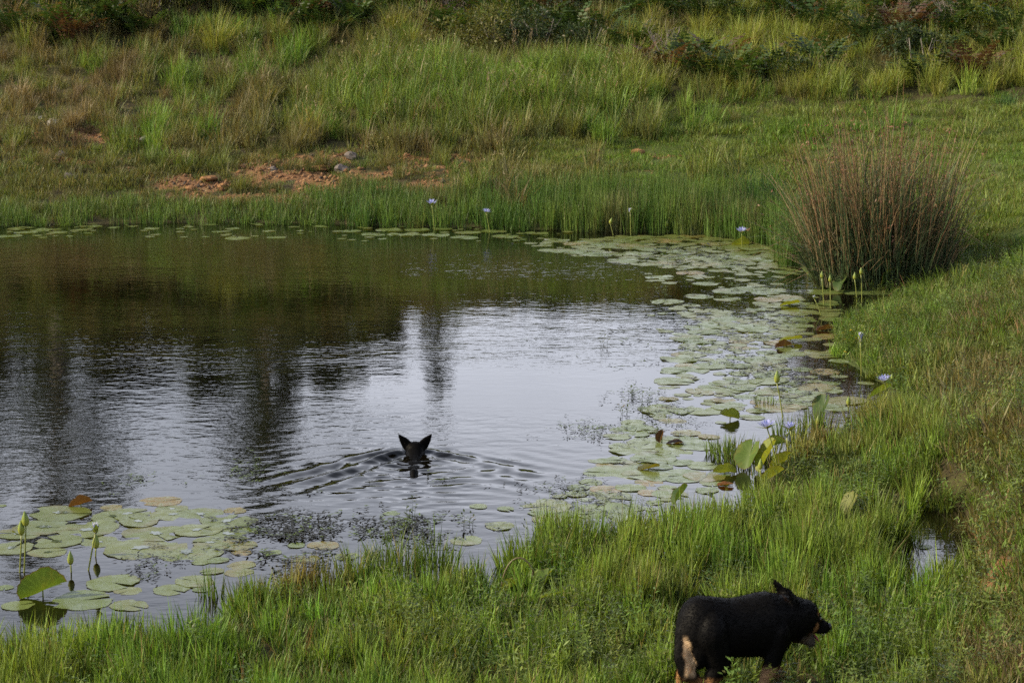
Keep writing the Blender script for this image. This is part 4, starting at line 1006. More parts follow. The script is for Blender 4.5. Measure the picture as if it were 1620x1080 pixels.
# ------------------------------------------------------------------ raised and curled leaves
def raised_leaf(px, py, size, fold, tilt, rz, colr, lab, curl=.0, z0=.02, roll=0., group=None):
    V, F, A = pad_grid(rg, 40, 6, .02, .12); FL_ = V.copy()
    W = V.copy(); x, y = V[:, 0], V[:, 1]
    a = fold * np.tanh(np.abs(y) * 2.2)                      # fold both halves up along the midrib
    W[:, 1] = np.sign(y) * np.abs(y) * np.cos(a); W[:, 2] = np.abs(y) * np.sin(a) + V[:, 2] * 2 + curl * x * x * np.sign(x)
    me = mesh_np('lily_leaf', W * size, F, {'rad': A}, True)
    me.attributes.new('flat', 'FLOAT_VECTOR', 'POINT').data.foreach_set('vector', FL_.astype(np.float32).ravel())
    me.materials.append(M['leaf_up'])
    c = at(px, py, 0) if poly_sd(at(px, py)[0:1], at(px, py)[1:2], POND)[0] < .3 else on(px, py)
    o = thing('lily_leaf', lab, 'lily leaf', (c[0], c[1], c[2]), 0, group)
    q = obj('blade', me, None, o); q.rotation_euler = Euler((roll, tilt, rz)); q['leafcol'] = (float(colr[0]), float(colr[1]), float(colr[2]))
    bpy.context.view_layer.update()
    mw = np.array(q.rotation_euler.to_matrix()); low = (W * size @ mw.T)[:, 2].min(); q.location = (0, 0, z0 - low)
    mb = MB(); mb.tube([(0, 0, -.25), (0, 0, -low * .5), (0, 0, z0 - low)], [.006, .005, .005], 5); mb.build('stalk', M['stalk'], o)
    return o
g = NT('lily_stalk'); M['stalk'] = g.leafy(g.mix(g.noise(g.coords(), 12., 3), (.17, .21, .04), (.24, .25, .06)), .12, .4, .5)
GR, YG, DK, BR = (.085, .140, .025), (.17, .21, .035), (.045, .085, .022), (.065, .036, .022)
G_ = 'raised lily leaves'
raised_leaf(68, 944, .150, .85, -.35, .5, GR, 'biggest raised lily leaf, folded above the water at the lower left', -.20, .0, -.65)
raised_leaf(1155, 664, .085, 1.05, .15, .2, YG, 'curled yellow-green leaf alone on open water left of the flowers', -.15, .004, -.25)
raised_leaf(1214, 748, .135, .55, -.95, .4, YG, 'sunlit upright leaf at the foot of the paired blue flowers', .1, .01, -.3)
raised_leaf(1186, 742, .125, .45, -.9, .9, GR, 'broad green upright leaf left of the sunlit upright leaf', .1, .01, -.2)
raised_leaf(1240, 752, .115, .5, -.85, -.4, YG, 'bright yellow-green upright leaf between the paired flower stems', .1, .01, -.3)
raised_leaf(1222, 766, .10, .6, -.5, .1, YG, 'bright leaf lowest in the cluster under the paired flowers', .0, .01, -.5)
raised_leaf(1146, 750, .085, .9, -.1, .35, YG, 'yellowish leaf folded on the water left of the grass tuft', -.2, .005, -.5)
raised_leaf(1228, 715, .10, .6, -.4, -.5, GR, 'green leaf leaning behind the paired blue flowers', -.1, .03, -.4)
raised_leaf(1077, 797, .085, .7, -.7, .6, DK, 'dark folded leaf at the near end of the carpet', .1, .0, -.5)
raised_leaf(1302, 665, .115, .45, -.9, .8, DK, 'dark round leaf standing behind the grass tuft', .1, .02, -.3)
raised_leaf(1265, 738, .08, .5, -.8, 1.2, DK, 'dark leaf right of the paired blue flowers', .1, .01, -.3)
raised_leaf(1392, 632, .11, .45, -.4, .3, GR, 'bright leaf beneath the blue flower on the right bank', .0, .02, -.5)
raised_leaf(1405, 462, .17, .4, -.75, .2, DK, 'long dark leaf at the foot of the big rush clump', .1, .02, -.5)
raised_leaf(1362, 462, .13, .5, -.9, -.6, GR, 'lit leaf at the foot of the big rush clump', .1, .02, -.3)
raised_leaf(1330, 462, .12, .4, -.8, .9, DK, 'dark leaf left of the lit leaf under the rush clump', .1, .02, -.3)
raised_leaf(1250, 484, .12, .35, -.1, .3, YG, 'tilted yellow-green leaf in the carpet before the rush clump', .0, .005, -.25)
raised_leaf(1250, 540, .12, .3, -.12, .2, YG, 'bright tilted leaf in the middle of the carpet', .0, .01, -.2)
raised_leaf(1240, 549, .09, .7, -.2, .2, BR, 'brown sunken leaf under the bright tilted leaf', -.1, .0, -.3)
raised_leaf(1305, 523, .10, .5, -.1, .1, BR, 'brown leaf edge at the bank below the rush clump', .0, .002, -.2)
raised_leaf(1047, 700, .055, 1.0, -1.1, .5, BR, 'upright brown leaf standing in the carpet', .2, .0, .2)
raised_leaf(1068, 702, .075, .25, -.05, .1, BR, 'brown leaf floating beside the upright brown leaf', .0, .004, -.05)
raised_leaf(1148, 768, .06, .3, -.05, .2, (.16, .07, .02), 'orange leaf floating below the folded yellowish leaf', .0, .004, -.1)
raised_leaf(1026, 743, .085, .35, -.1, .4, (.11, .11, .03), 'mottled leaf lifting from the near end of the carpet', .0, .004, -.2)
raised_leaf(880, 952, .10, .25, -.15, .3, (.14, .21, .04), 'bright green leaf lying in the near grass', .0, .03, -.25)
raised_leaf(862, 935, .10, .6, -.6, 1.0, GR, 'folded green leaf behind the leaf in the near grass', .1, .0, -.4)
raised_leaf(806, 940, .07, .8, -.5, .2, YG, 'yellowed leaf under the arching stem', .1, .0, -.4)
raised_leaf(1345, 832, .095, .35, -.9, .5, (.16, .18, .05), 'tattered pale yellow leaf standing in the grass above the walking dog', .25, .06, -.2)
raised_leaf(1475, 592, .075, .3, -1.0, .7, (.11, .16, .04), 'pale upright leaf in the right bank grass', .1, .02, -.2)
raised_leaf(128, 800, .08, .9, -.3, .3, (.10, .05, .022), 'brown curled leaf behind the near left raft', -.1, .0, -.3)
raised_leaf(667, 352, .09, .5, -.9, .4, YG, 'small bright leaf upright at the far reeds', .1, .0, -.2)
raised_leaf(1065, 366, .10, .6, -.5, .2, GR, 'folded leaf at the far reeds beside a bud', .1, .0, -.3)
raised_leaf(1172, 387, .13, .8, -.1, .2, YG, 'folded yellowish leaf under the far right blue flower', -.1, .0, -.4)
# arching bent stem in the near grass
mb = MB(); b0 = on(793, 940); pts = [b0 + np.array([.0 + .11 * (1 - math.cos(t)), .0, .23 * math.sin(t)]) for t in np.linspace(0, 2.6, 12)]
mb.tube([p - pts[0] for p in pts], [.006] * 12, 6); g = NT('brown_stem'); M['brown_stem'] = g.out(g.bsdf((.10, .085, .035), .5, .4))
o = mb.build('bent_stem', M['brown_stem']); o.location = pts[0]; tag(o, 'brown stem arching over in the near grass', 'stem')

# ------------------------------------------------------------------ flowers and buds
g = NT('lily_petal'); tt = g.attr('r'); M['petal'] = g.leafy(g.mix(g.rng(tt, .0, .9), (.66, .66, .72), (.36, .38, .74)), .35, .5, .3, (.45, .48, .8))
g = NT('lily_petal_white'); M['petal_w'] = g.leafy(g.mix(g.rng(g.attr('r'), .1, .9), (.62, .64, .52), (.72, .72, .76)), .3, .5, .3, (.6, .6, .6))
g = NT('lily_sepal'); M['sepal'] = g.leafy(g.mix(g.rng(g.attr('r'), .0, .8), (.34, .36, .06), (.17, .24, .045)), .25, .45, .4)
g = NT('lily_stamen'); M['stamen'] = g.out(g.bsdf((.75, .52, .08), .6, .3))
def petal_mesh(name, L, W, cup, mat, n=5):
    V, F, A = [], [], []
    for k in range(n + 1):
        t = k / n; w = W * math.sin(math.pi * min(.97, .12 + .88 * t ** .8)) * .5 + (.0 if k == n else .001)
        z = cup * L * t * t
        V += [(L * t, -w, z + .25 * w), (L * t, 0, z), (L * t, w, z + .25 * w)]; A += [t] * 3
    for k in range(n):
        for j in (0, 1): a = 3 * k + j; F.append((a, a + 1, a + 4, a + 3))
    me = mesh_np(name, V, F, {'r': np.array(A)}, True); me.materials.append(mat); return me
PET, PETW, SEP = petal_mesh('petal', .062, .017, .12, M['petal']), petal_mesh('petal', .060, .017, .10, M['petal_w']), petal_mesh('sepal', .066, .024, .12, M['sepal'])
SEPO = petal_mesh('sepal', .068, .024, -.02, M['sepal'])
def stem_part(root, base, head):
    mb = MB(); m_ = (base + head) / 2 + np.array([.02 * (head[2] - base[2]), 0, -.03 * (head[2] - base[2])])
    ts = np.linspace(0, 1, 7); P = [(1 - t) ** 2 * (base - [0, 0, .10]) + 2 * t * (1 - t) * m_ + t * t * head for t in ts]
    mb.tube([p - base for p in P], [.0062 - .0012 * t for t in ts], 6); return mb.build('stem', M['stalk'], root)
def flower(bpx, hpx, lab, kind='open', scale=1.0, lean=(0, 0), group=None):
    b = on(*bpx); b[2] = max(b[2], 0); h = at_y(hpx[0], hpx[1], b[1])
    h[2] = max(h[2], b[2] + .05)
    root = thing('lily_bud' if kind == 'bud' else 'lily_flower', lab, 'bud' if kind == 'bud' else 'flower', b, 0, group)
    stem_part(root, b, h)
    hd = Euler((lean[1], lean[0], rg.uniform(0, 6.28)))
    def ring(me, nm, n, el, sc_, off=0., lift=0.):
        for k in range(n):
            q = obj(nm, me, None, root); q.location = tuple(h - b + np.array([0, 0, lift])); a = 2 * math.pi * k / n + off
            q.rotation_euler = (Euler((lean[1], lean[0], 0)).to_matrix() @ Matrix.Rotation(a, 3, 'Z') @ Matrix.Rotation(-el - rg.normal(0, .06), 3, 'Y')).to_euler(); q.scale = (scale * sc_,) * 3
    if kind == 'open':
        ring(SEPO, 'sepal', 4, .35, 1.0, .3); ring(PET, 'petal', 9, .55, 1.0); ring(PET, 'petal', 7, .95, .85, .2, .003)
        mb = MB()
        for k in range(14):
            a = k * 2.4; q = np.array([math.cos(a) * .011, math.sin(a) * .011, .022]) * scale; mb.tube([(0, 0, 0), q * .7, q], [.002, .0022, .001], 4)
        s_ = mb.build('stamen', M['stamen'], root); s_.location = tuple(h - b)
    elif kind == 'half':
        ring(SEP, 'sepal', 4, 1.12, 1.0, .3); ring(PETW if scale > 0 else PET, 'petal', 8, 1.28, 1.02); ring(PET, 'petal', 5, 1.15, 1.0, .2)
    else:
        mb = MB(); n = 12; prof = [(0, .002), (.04, .009), (.16, .0150), (.36, .0178), (.58, .0145), (.80, .0075), (.95, .0025), (1, .0006)]
        V, F, A = [], [], []
        for t, r in prof:
            for k in range(n):
                a = 2 * math.pi * k / n; rr = r * (1 + .07 * math.cos(4 * a)); V.append((rr * math.cos(a) * scale, rr * math.sin(a) * scale, t * .078 * scale)); A.append(t)
        for j in range(len(prof) - 1):
            for k in range(n): F.append((j * n + k, j * n + (k + 1) % n, (j + 1) * n + (k + 1) % n, (j + 1) * n + k))
        me = mesh_np('bud', V, F, {'r': np.array(A)}, True); me.materials.append(M['sepal'])
        q = obj('bud', me, None, root); q.location = tuple(h - b); q.rotation_euler = hd
    return root
FS = 1
FG, BG = 'blue water lily flowers', 'closed water lily buds'
flower((1238, 758), (1214, 678), 'blue lily flower with dark sepal, left of the pair by the grass tuft', 'open', 1.5, (-.15, -.1), FG)
flower((1262, 738), (1250, 680), 'blue lily flower, right of the pair by the grass tuft', 'open', 1.4, (.1, -.25), FG)
flower((1249, 752), (1245, 692), 'slender half-open white lily bud between the paired blue flowers', 'half', .72, (0, 0))
flower((1408, 636), (1399, 604), 'blue lily flower on the right bank beside a yellow-green bud', 'open', 1.4, (-.1, -.05), FG)
flower((1413, 634), (1411, 604), 'yellow-green bud right beside the bank flower', 'bud', 1.05, (0, 0), BG)
flower((1363, 594), (1361, 541), 'tall white-tipped lily bud at the bank edge of the carpet', 'half', 1.6, (0, 0))
flower((1174, 390), (1173, 368), 'blue lily flower wide open at the far end of the carpet', 'open', 1.8, (0, -.05), FG)
flower((688, 364), (683, 324), 'pale blue flower standing at the far reeds, left of two', 'open', 1.9, (0, -.1), FG)
flower((776, 368), (769, 337), 'pale flower at the far reeds, right of two', 'open', 1.5, (.15, 0), FG)
flower((998, 372), (997, 338), 'white flower on a thin stem at the far reeds', 'half', 1.4, (0, 0))
flower((1136, 798), (1128, 788), 'half-open white flower leaning low at the near end of the carpet', 'half', .95, (-.7, 0))
flower((1303, 498), (1289, 474), 'white-tipped bud leaning left in front of the rush clump', 'half', .85, (-.25, 0))
flower((1241, 664), (1229, 606), 'tall yellow-green bud on a curved stem above the carpet', 'bud', 1.5, (0, 0), BG)
flower((29, 906), (34, 846), 'left one of the paired tall buds at the left edge', 'bud', 1.30, (0, 0), BG)
flower((36, 906), (41, 832), 'right and taller one of the paired tall buds at the left edge', 'bud', 1.30, (.05, 0), BG)
flower((135, 902), (151, 844), 'white-tipped bud on a leaning stem in the near left raft', 'half', 1.25, (.06, 0))
flower((150, 880), (152, 876), 'low bud resting at the water before the white-tipped leaning bud', 'bud', 1.35, (.08, 0), BG)
flower((113, 905), (112, 899), 'small green bud on the open water before the near raft', 'bud', 1.2, (0, 0), BG)
flower((1204, 758), (1203, 742), 'small green bud before the broad upright leaf', 'bud', 1.1, (0, 0), BG)
flower((1238, 745), (1237, 736), 'small green bud between the paired flower stems', 'bud', 1.0, (0, 0), BG)
flower((1304, 482), (1300, 440), 'thin bud left of two on tall stems before the rush clump', 'bud', 1.15, (0, 0), BG)
flower((1314, 486), (1313, 446), 'thin bud right of two on tall stems before the rush clump', 'bud', 1.15, (0, 0), BG)
flower((1357, 478), (1352, 442), 'thin bud rising before the rush stems, left of two on the right', 'bud', 1.15, (0, 0), BG)
flower((1364, 478), (1362, 434), 'thin bud rising before the rush stems, tallest of four', 'bud', 1.15, (0, 0), BG)
flower((1342, 650), (1342, 644), 'small green bud poking from the grass above the tuft', 'bud', 1.1, (0, 0), BG)
flower((1295, 682), (1294, 676), 'small green bud in front of the dark round leaf', 'bud', 1.1, (0, 0), BG)
flower((1396, 648), (1396, 640), 'small brownish bud below the bank flower', 'bud', 1.0, (0, 0), BG)
flower((972, 372), (965, 354), 'thin bud at the far reeds left of the white flower', 'bud', 1.3, (-.3, 0), BG)
flower((1056, 370), (1055, 358), 'yellow bud at the far reeds beside a folded leaf', 'bud', 1.3, (0, 0), BG)
flower((1102, 338), (1102, 334), 'small pale bud high in the far reeds', 'bud', 1.1, (0, 0), BG)
# little yellow bank flowers
g = NT('yellow_petal'); M['yellow'] = g.leafy((.80, .50, .03), .25, .5, .3, (.8, .6, .05))
def yellow(px, py, lab, zup=.16, s_=1.0):
    b = on(px, py + 10); root = thing('yellow_flower', lab, 'flower', b, 0, 'small yellow flowers by the shore'); h = at_y(px, py, b[1]) - b
    h[2] = max(h[2], .03); mb = MB(); mb.tube([(0, 0, 0), h * .5 + [.008, 0, 0], h], [.002, .0018, .0015], 4); mb.build('stem', M['stalk'], root)
    V, F = [(0, 0, 0)], []
    for k in range(5):
        a = k * 1.2566; i = len(V)
        for da, r in ((-.42, .011), (-.2, .017), (.2, .017), (.42, .011)): V.append((math.cos(a + da) * r * s_, math.sin(a + da) * r * s_, .004 + .004 * (r > .015)))
        F.append((0, i, i + 1, i + 2, i + 3))
    me = mesh_np('petals', V, F); q = obj('blossom', me, M['yellow'], root); q.location = tuple(h); q.rotation_euler = (.5, rg.normal(0, .3), rg.uniform(0, 6))
for px, py, lab in ((954, 948, 'brightest yellow flower in the near grass'), (836, 948, 'yellow flower by the bright leaf in the near grass'), (931, 957, 'yellow flower left of the brightest in the near grass'), (898, 969, 'low yellow flower below the leaf in the near grass'),
                    (886, 984, 'lowest yellow flower in the near grass'), (497, 909, 'yellow flower among the left near grass')):
    yellow(px, py, lab, s_=1.25)
YB = [(1337, 537), (1347, 532), (1354, 536), (1332, 527), (1337, 557), (1375, 563), (1382, 522), (1380, 505), (1386, 542), (1345, 523), (1277, 432), (1245, 380)]
for px, py in YB:
    yl = sorted(YB); yellow(px, py, f'tiny yellow flower, {ORD[yl.index((px, py))]} from the left below the rush clump' if py > 450 else 'tiny yellow flower beside the rush clump' if px > 1260 else 'tiny yellow flower by the far end of the carpet', s_=1.0)
# ------------------------------------------------------------------ dogs
def sphere_np(c, r, rot=None, nu=20, nv=12):
    V = []
    for j in range(nv + 1):
        th = math.pi * j / nv
        m = 1 if j in (0, nv) else nu
        for i in range(m): ph = 2 * math.pi * i / nu; V.append((math.sin(th) * math.cos(ph), math.sin(th) * math.sin(ph), math.cos(th)))
    V = np.array(V) * np.asarray(r, float)
    if rot is not None: V = V @ np.array(rot).T
    V = V + np.asarray(c, float); F = []
    row = lambda j: 0 if j == 0 else 1 + (j - 1) * nu
    for i in range(nu): F.append((0, row(1) + i, row(1) + (i + 1) % nu))
    for j in range(1, nv - 1):
        for i in range(nu): F.append((row(j) + i, row(j + 1) + i, row(j + 1) + (i + 1) % nu, row(j) + (i + 1) % nu))
    last = row(nv - 1) + nu
    for i in range(nu): F.append((row(nv - 1) + (i + 1) % nu, row(nv - 1) + i, last))
    return V, F
class Body:
    def __init__(s): s.mb = MB()
    def ball(s, c, r, rot=None):
        r = (r, r, r) if np.isscalar(r) else r; s.mb.add(*sphere_np(c, r, rot))
    def limb(s, pts, rad, flat=1.0, n=7):
        pts = [np.array(p, float) for p in pts]
        for i in range(len(pts) - 1):
            for t in np.linspace(0, 1, n): p = pts[i] * (1 - t) + pts[i + 1] * t; q = rad[i] * (1 - t) + rad[i + 1] * t; s.mb.add(*sphere_np(p, (q, q * flat, q), None, 14, 9))
    def ear(s, base, tip, w, th=.010, face=(1, 0, 0)):
        base, tip = np.array(base, float), np.array(tip, float); d = tip - base; f = np.array(face, float); f -= d * f.dot(d) / d.dot(d); f /= np.linalg.norm(f); sd = np.cross(d, f); sd /= np.linalg.norm(sd)
        for t in np.linspace(0, 1, 12):
            ww = w * (1 - t) ** .8 * (1 + .5 * t) * .5 + .007; R_ = np.stack([sd, f, d / np.linalg.norm(d)], 1); s.mb.add(*sphere_np(base + d * t, (ww, th * (1.1 - .5 * t), .014), R_, 14, 9))
    def finish(s, name, voxel, sm=6):
        tmp = bpy.data.objects.new('tmp_body', s.mb.mesh('tmp_body')); col.objects.link(tmp)
        m = tmp.modifiers.new('remesh', 'REMESH'); m.mode = 'VOXEL'; m.voxel_size = voxel
        m2 = tmp.modifiers.new('smooth', 'SMOOTH'); m2.factor = .5; m2.iterations = sm
        dg = bpy.context.evaluated_depsgraph_get(); dg.update(); ev = tmp.evaluated_get(dg)
        me = bpy.data.meshes.new_from_object(ev); me.name = name
        bpy.data.objects.remove(tmp); me.polygons.foreach_set('use_smooth', np.ones(len(me.polygons), bool)); return me
def coat_mat(name, rough, spec):
    g = NT(name); c = g.attr('coat', 'GEOMETRY', 'Color'); n = g.noise(g.coords(), 60, 3)
    p = g.bsdf(g.mix(1.0, c, g.mix(n, (.75, .75, .75), (1.25, 1.2, 1.15)), 'MULTIPLY'), rough, spec)
    g.l.new(g.bump(n, .4, .004), p.inputs['Normal']); return g.out(p)
M['coat'] = coat_mat('dog_coat', .55, .07); M['coat_wet'] = coat_mat('dog_wet_coat', .5, .04)
g = NT('dog_nose'); M['nose'] = g.out(g.bsdf((.010, .010, .011), .35, .5))
g = NT('dog_eye'); M['eye'] = g.out(g.bsdf((.025, .012, .006), .08, .6))
g = NT('dog_tongue'); M['tongue'] = g.out(g.bsdf((.32, .10, .10), .4, .5))
g = NT('dog_tooth'); M['tooth'] = g.out(g.bsdf((.62, .58, .48), .4, .5))
def coat(me, fn):
    n = len(me.vertices); co = np.zeros(n * 3, np.float32); me.vertices.foreach_get('co', co); co = co.reshape(-1, 3); c = fn(co)
    me.attributes.new('coat', 'FLOAT_COLOR', 'POINT').data.foreach_set('color', np.c_[c, np.ones(n)].astype(np.float32).ravel()); return co, c
def fur(me, co, c, rg, n, L, name, mat, parent, zmin=-9, back=(-1, 0, -.45)):
    nv = len(co); no = np.zeros(nv * 3, np.float32); me.vertices.foreach_get('normal', no); no = no.reshape(-1, 3)
    idx = rg.integers(0, nv, n); idx = idx[co[idx, 2] > zmin]; n = len(idx); p = co[idx] + rg.normal(0, .003, (n, 3)); nn = no[idx]
    b = np.array(back); d = b - nn * (nn @ b)[:, None]; d /= np.linalg.norm(d, axis=1)[:, None] + 1e-6
    d = d * .9 + nn * rg.uniform(.12, .5, n)[:, None] + rg.normal(0, .12, (n, 3)); sd = np.cross(d, nn); sd /= np.linalg.norm(sd, axis=1)[:, None] + 1e-6
    ln = (L * rg.uniform(.5, 1.2, n))[:, None]; w = .0016
    V = np.stack([p - sd * w - nn * .002, p + sd * w - nn * .002, p + d * ln], 1).reshape(-1, 3); F = np.arange(3 * n).reshape(-1, 3)
    cc = np.repeat(c[idx] * np.exp(rg.normal(0, .22, (n, 1))), 3, 0)
    f = mesh_np(name, V, F); f.attributes.new('coat', 'FLOAT_COLOR', 'POINT').data.foreach_set('color', np.c_[cc, np.ones(3 * n)].astype(np.float32).ravel())
    f.materials.append(mat); return obj(name, f, None, parent)
BLK, TAN, CREAM, GREYB = np.array([.0042, .0040, .0042]), np.array([.30, .155, .065]), np.array([.48, .36, .24]), np.array([.06, .055, .05])
rgd = np.random.default_rng(77)
# ---- walking dog: x forward, y to its left, z up
B = Body()
for t_ in np.linspace(0, 1, 16): B.ball((.090 + .41 * t_, 0, .358 + .004 * math.cos(6 * t_)), (.130, .122 + .012 * t_, .146 - .012 * math.sin(math.pi * (1 - t_)) ** 2))
B.ball((.56, 0, .350), (.105, .118, .138)); B.ball((.595, 0, .322), (.072, .088, .105)); B.ball((.50, 0, .392), (.13, .075, .085))
B.limb([(.54, 0, .375), (.64, 0, .382), (.70, 0, .380)], [.126, .106, .094])
B.ball((.752, 0, .386), (.082, .077, .076)); B.ball((.792, 0, .362), (.060, .060, .056)); B.ball((.70, 0, .335), (.075, .078, .072))
B.limb([(.815, 0, .350), (.858, 0, .333), (.888, 0, .322)], [.043, .036, .030], .85)
B.limb([(.735, 0, .318), (.778, 0, .284), (.812, 0, .256)], [.058, .038, .021], .8)
for s_ in (-1, 1):
    B.ear((.690, s_ * .052, .430), (.590, s_ * .074, .538), .084, .012, (.5, s_ * .7, .5))
    B.ball((.845, s_ * .024, .322), (.034, .014, .020))
# legs: near side is y < 0
B.limb([(.54, -.075, .34), (.515, -.085, .215), (.470, -.085, .125), (.435, -.085, .035), (.455, -.085, .018)], [.075, .048, .030, .022, .026])
B.limb([(.56, .075, .34), (.575, .082, .215), (.635, .082, .125), (.68, .08, .04), (.705, .08, .02)], [.075, .048, .030, .022, .026])
B.limb([(.13, -.065, .36), (.185, -.085, .225), (.125, -.085, .135), (.165, -.085, .04), (.19, -.085, .02)], [.105, .066, .032, .022, .027])
B.limb([(.13, .065, .36), (.14, .085, .225), (.04, .085, .135), (.03, .085, .035), (.055, .085, .018)], [.100, .062, .030, .022, .026])
# tail hanging, tip curling forward
B.limb([(.025, 0, .425), (-.015, -.01, .345), (-.018, -.03, .250), (.005, -.05, .175), (.075, -.075, .145)], [.036, .040, .046, .040, .018])
for s_ in (-1, 1): B.ball((.075, s_ * .055, .30), (.060, .060, .11))
me = B.finish('body', .0075, 9)
def coat_walk(co):
    x, y, z = co.T; c = np.tile(BLK, (len(co), 1)); n = fbm(x * 25 + y * 13, z * 25 + y * 9, 5, 2) - .5
    def put(w, colr):
        nonlocal c; c = lerp(c, colr, np.clip(w, 0, 1))
    xa, xb = -.030 + .01 * smooth(.30, .20, z), -.012 + .052 * smooth(.36, .20, z); put(smooth(xb + .008, xb - .006, x + n * .022) * smooth(.36, .31, z + n * .05) * smooth(.155, .19, z + n * .03) * smooth(xa - .006, xa + .008, x + n * .02) * (y < -.005) * .95, np.array([.56, .40, .25]))     # pale breeches
    put(smooth(.175, .135, z + n * .03) * smooth(.17, .20, x + .13 * (np.abs(y) > .06)) * (np.abs(y) > .05), TAN)                                                                    # lower legs
    put(smooth(.215, .165, z + n * .03) * (x > .40) * (np.abs(y) > .05), np.array([.36, .22, .12]))
    put(smooth(.165, .13, z + n * .02) * (x < .25) * (np.abs(y) > .055), TAN * .8)
    put(smooth(.026, .014, np.hypot((x - .803) * 1.3, (z - .338) * .8) + n * .012) * (np.abs(y) > .02), TAN * .9)   # cheek
    put(smooth(.014, .006, np.hypot(x - .815, z - .408)) * (np.abs(y) > .01), TAN)
    put(smooth(.312, .292, z + n * .02) * smooth(.695, .72, x) * (x < .835) * .75, np.array([.14, .12, .10]))                                                                          # grey chin
    put(smooth(.20, .17, np.abs(z - .305) + np.abs(x - .60)) * smooth(-.04, .0, -np.abs(y) + .03) * .3, TAN * .5)
    return c
co, c = coat(me, coat_walk); me.materials.append(M['coat'])
DOG = at(1064, 1116, .10); DOG[2] = float(hgt(DOG[0:1], DOG[1:2])[0])
yaw = math.radians(17)
dog = thing('dog', 'black and tan dog walking right through the near grass, mouth open', 'dog', (DOG[0] + .04, DOG[1], DOG[2]), yaw)
dog.rotation_euler = (0, .028, yaw); dog.scale = (.875, 1.05, 1.13)
body_ = obj('body', me, None, dog)
fur(me, co, c, rgd, 36000, .016, 'fur', M['coat'], body_)
def small(name, c_, r, mat, parent, rot=None):
    V, F = sphere_np(c_, r, rot, 16, 10); o = obj(name, mesh_np(name, V, F, None, True), mat, parent); return o
small('nose', (.912, 0, .326), (.016, .019, .016), M['nose'], body_)
for s_ in (-1, 1): small('eye', (.826, s_ * .047, .378), (.010, .008, .010), M['eye'], body_)
small('tongue', (.822, 0, .288), (.044, .018, .007), M['tongue'], body_, Matrix.Rotation(.75, 3, 'Y'))
for s_ in (-1, 1):
    mb = MB(); mb.tube([(.876, s_ * .016, .304), (.874, s_ * .016, .288)], [.005, .001], 6); mb.build('tooth', M['tooth'], body_)
    mb = MB(); mb.tube([(.812, s_ * .011, .268), (.818, s_ * .011, .284)], [.004, .001], 6); mb.build('tooth', M['tooth'], body_)

# ---- swimming dog, seen from behind: local x forward (away), waterline z = 0
B = Body()
B.ball((0, 0, .033), (.085, .084, .072)); B.ball((.035, 0, .02), (.07, .06, .06)); B.limb([(.06, 0, .02), (.17, 0, .0)], [.045, .028])
B.limb([(-.02, 0, .0), (-.13, 0, -.055), (-.24, 0, -.10)], [.085, .090, .11])
B.ball((-.34, 0, -.104), (.16, .13, .125)); B.ball((-.50, 0, -.102), (.16, .12, .118)); B.ball((-.62, 0, -.105), (.12, .115, .118))
for s_ in (-1, 1):
    B.ear((-.010, s_ * .060, .066), (-.025, s_ * .138, .168), .092, .012, (-1, s_ * .25, .1))
    B.limb([(-.28, s_ * .08, -.15), (-.22, s_ * .09, -.28), (-.12, s_ * .09, -.34)], [.06, .035, .025]); B.limb([(-.62, s_ * .07, -.15), (-.60, s_ * .08, -.29), (-.70, s_ * .08, -.37)], [.08, .045, .025])
B.limb([(-.66, 0, -.045), (-.72, 0, .012), (-.78, 0, .022), (-.87, 0, -.015)], [.040, .036, .034, .022])
me = B.finish('body', .0075, 4)
co, c = coat(me, lambda co: np.tile(BLK * .7, (len(co), 1))); me.materials.append(M['coat_wet'])
swim = thing('dog', 'black dog swimming away across the pond, ears up', 'dog', (HEAD[0], HEAD[1], -.006), math.radians(92))
swim.scale = (.93, .93, .95); body_s = obj('body', me, None, swim)
fur(me, co, c, rgd, 9000, .010, 'fur', M['coat_wet'], body_s, -.01)
small('nose', (.19, 0, .0), (.014, .016, .013), M['nose'], body_s)
for s_ in (-1, 1): small('eye', (.075, s_ * .035, .045), (.009, .009, .009), M['eye'], body_s)
# ------------------------------------------------------------------ floating weed and sprigs
g = NT('water_weed'); M['weed'] = g.leafy(g.mix(g.rng(g.attr('r'), .3, .8), (.022, .022, .014), (.10, .145, .035)), .2, .4, .5)
rw = np.random.default_rng(91); V, F, R, T = [], [], [], []
def weed(px0, px1, py0, py1, n, green=.25, s_=1.0, up=.4):
    for k in range(n):
        px, py = rw.normal((px0 + px1) / 2, (px1 - px0) / 4), rw.normal((py0 + py1) / 2, (py1 - py0) / 4)
        c = at(px, py, .004)
        if poly_sd(c[0:1], c[1:2], POND)[0] > .05: continue
        if fbm(np.array([c[0] * 3.]), np.array([c[1] * 2.]), 97, 2)[0] < .42: continue
        m = rw.integers(2, 7); a0 = rw.uniform(0, 6.28); r = .9 if rw.random() < green else rw.uniform(0, .3)
        for q in range(m):
            a = a0 + rw.normal(0, .8); d = np.array([math.cos(a), math.sin(a), rw.uniform(0, up)])
            leaf_quad(V, F, R, T, c + np.array([math.cos(a0), math.sin(a0), 0]) * q * .02 + [0, 0, rw.uniform(.001, .012)], d, np.array([0, 0, 1.]), rw.uniform(.015, .045) * s_, .012 * s_, r)
weed(370, 560, 800, 900, 520, .10, 1.5); weed(540, 720, 790, 890, 300, .25, 1.4); weed(160, 330, 745, 775, 60, .5); weed(360, 430, 715, 770, 50, .6); weed(600, 800, 750, 800, 60, .3)
weed(820, 1060, 730, 830, 260, .3); weed(940, 1120, 600, 700, 260, .35); weed(1000, 1300, 420, 600, 700, .30, 1.5); weed(1150, 1330, 560, 640, 320, .2, 1.2); weed(880, 1240, 380, 430, 260, .3, 1.8)
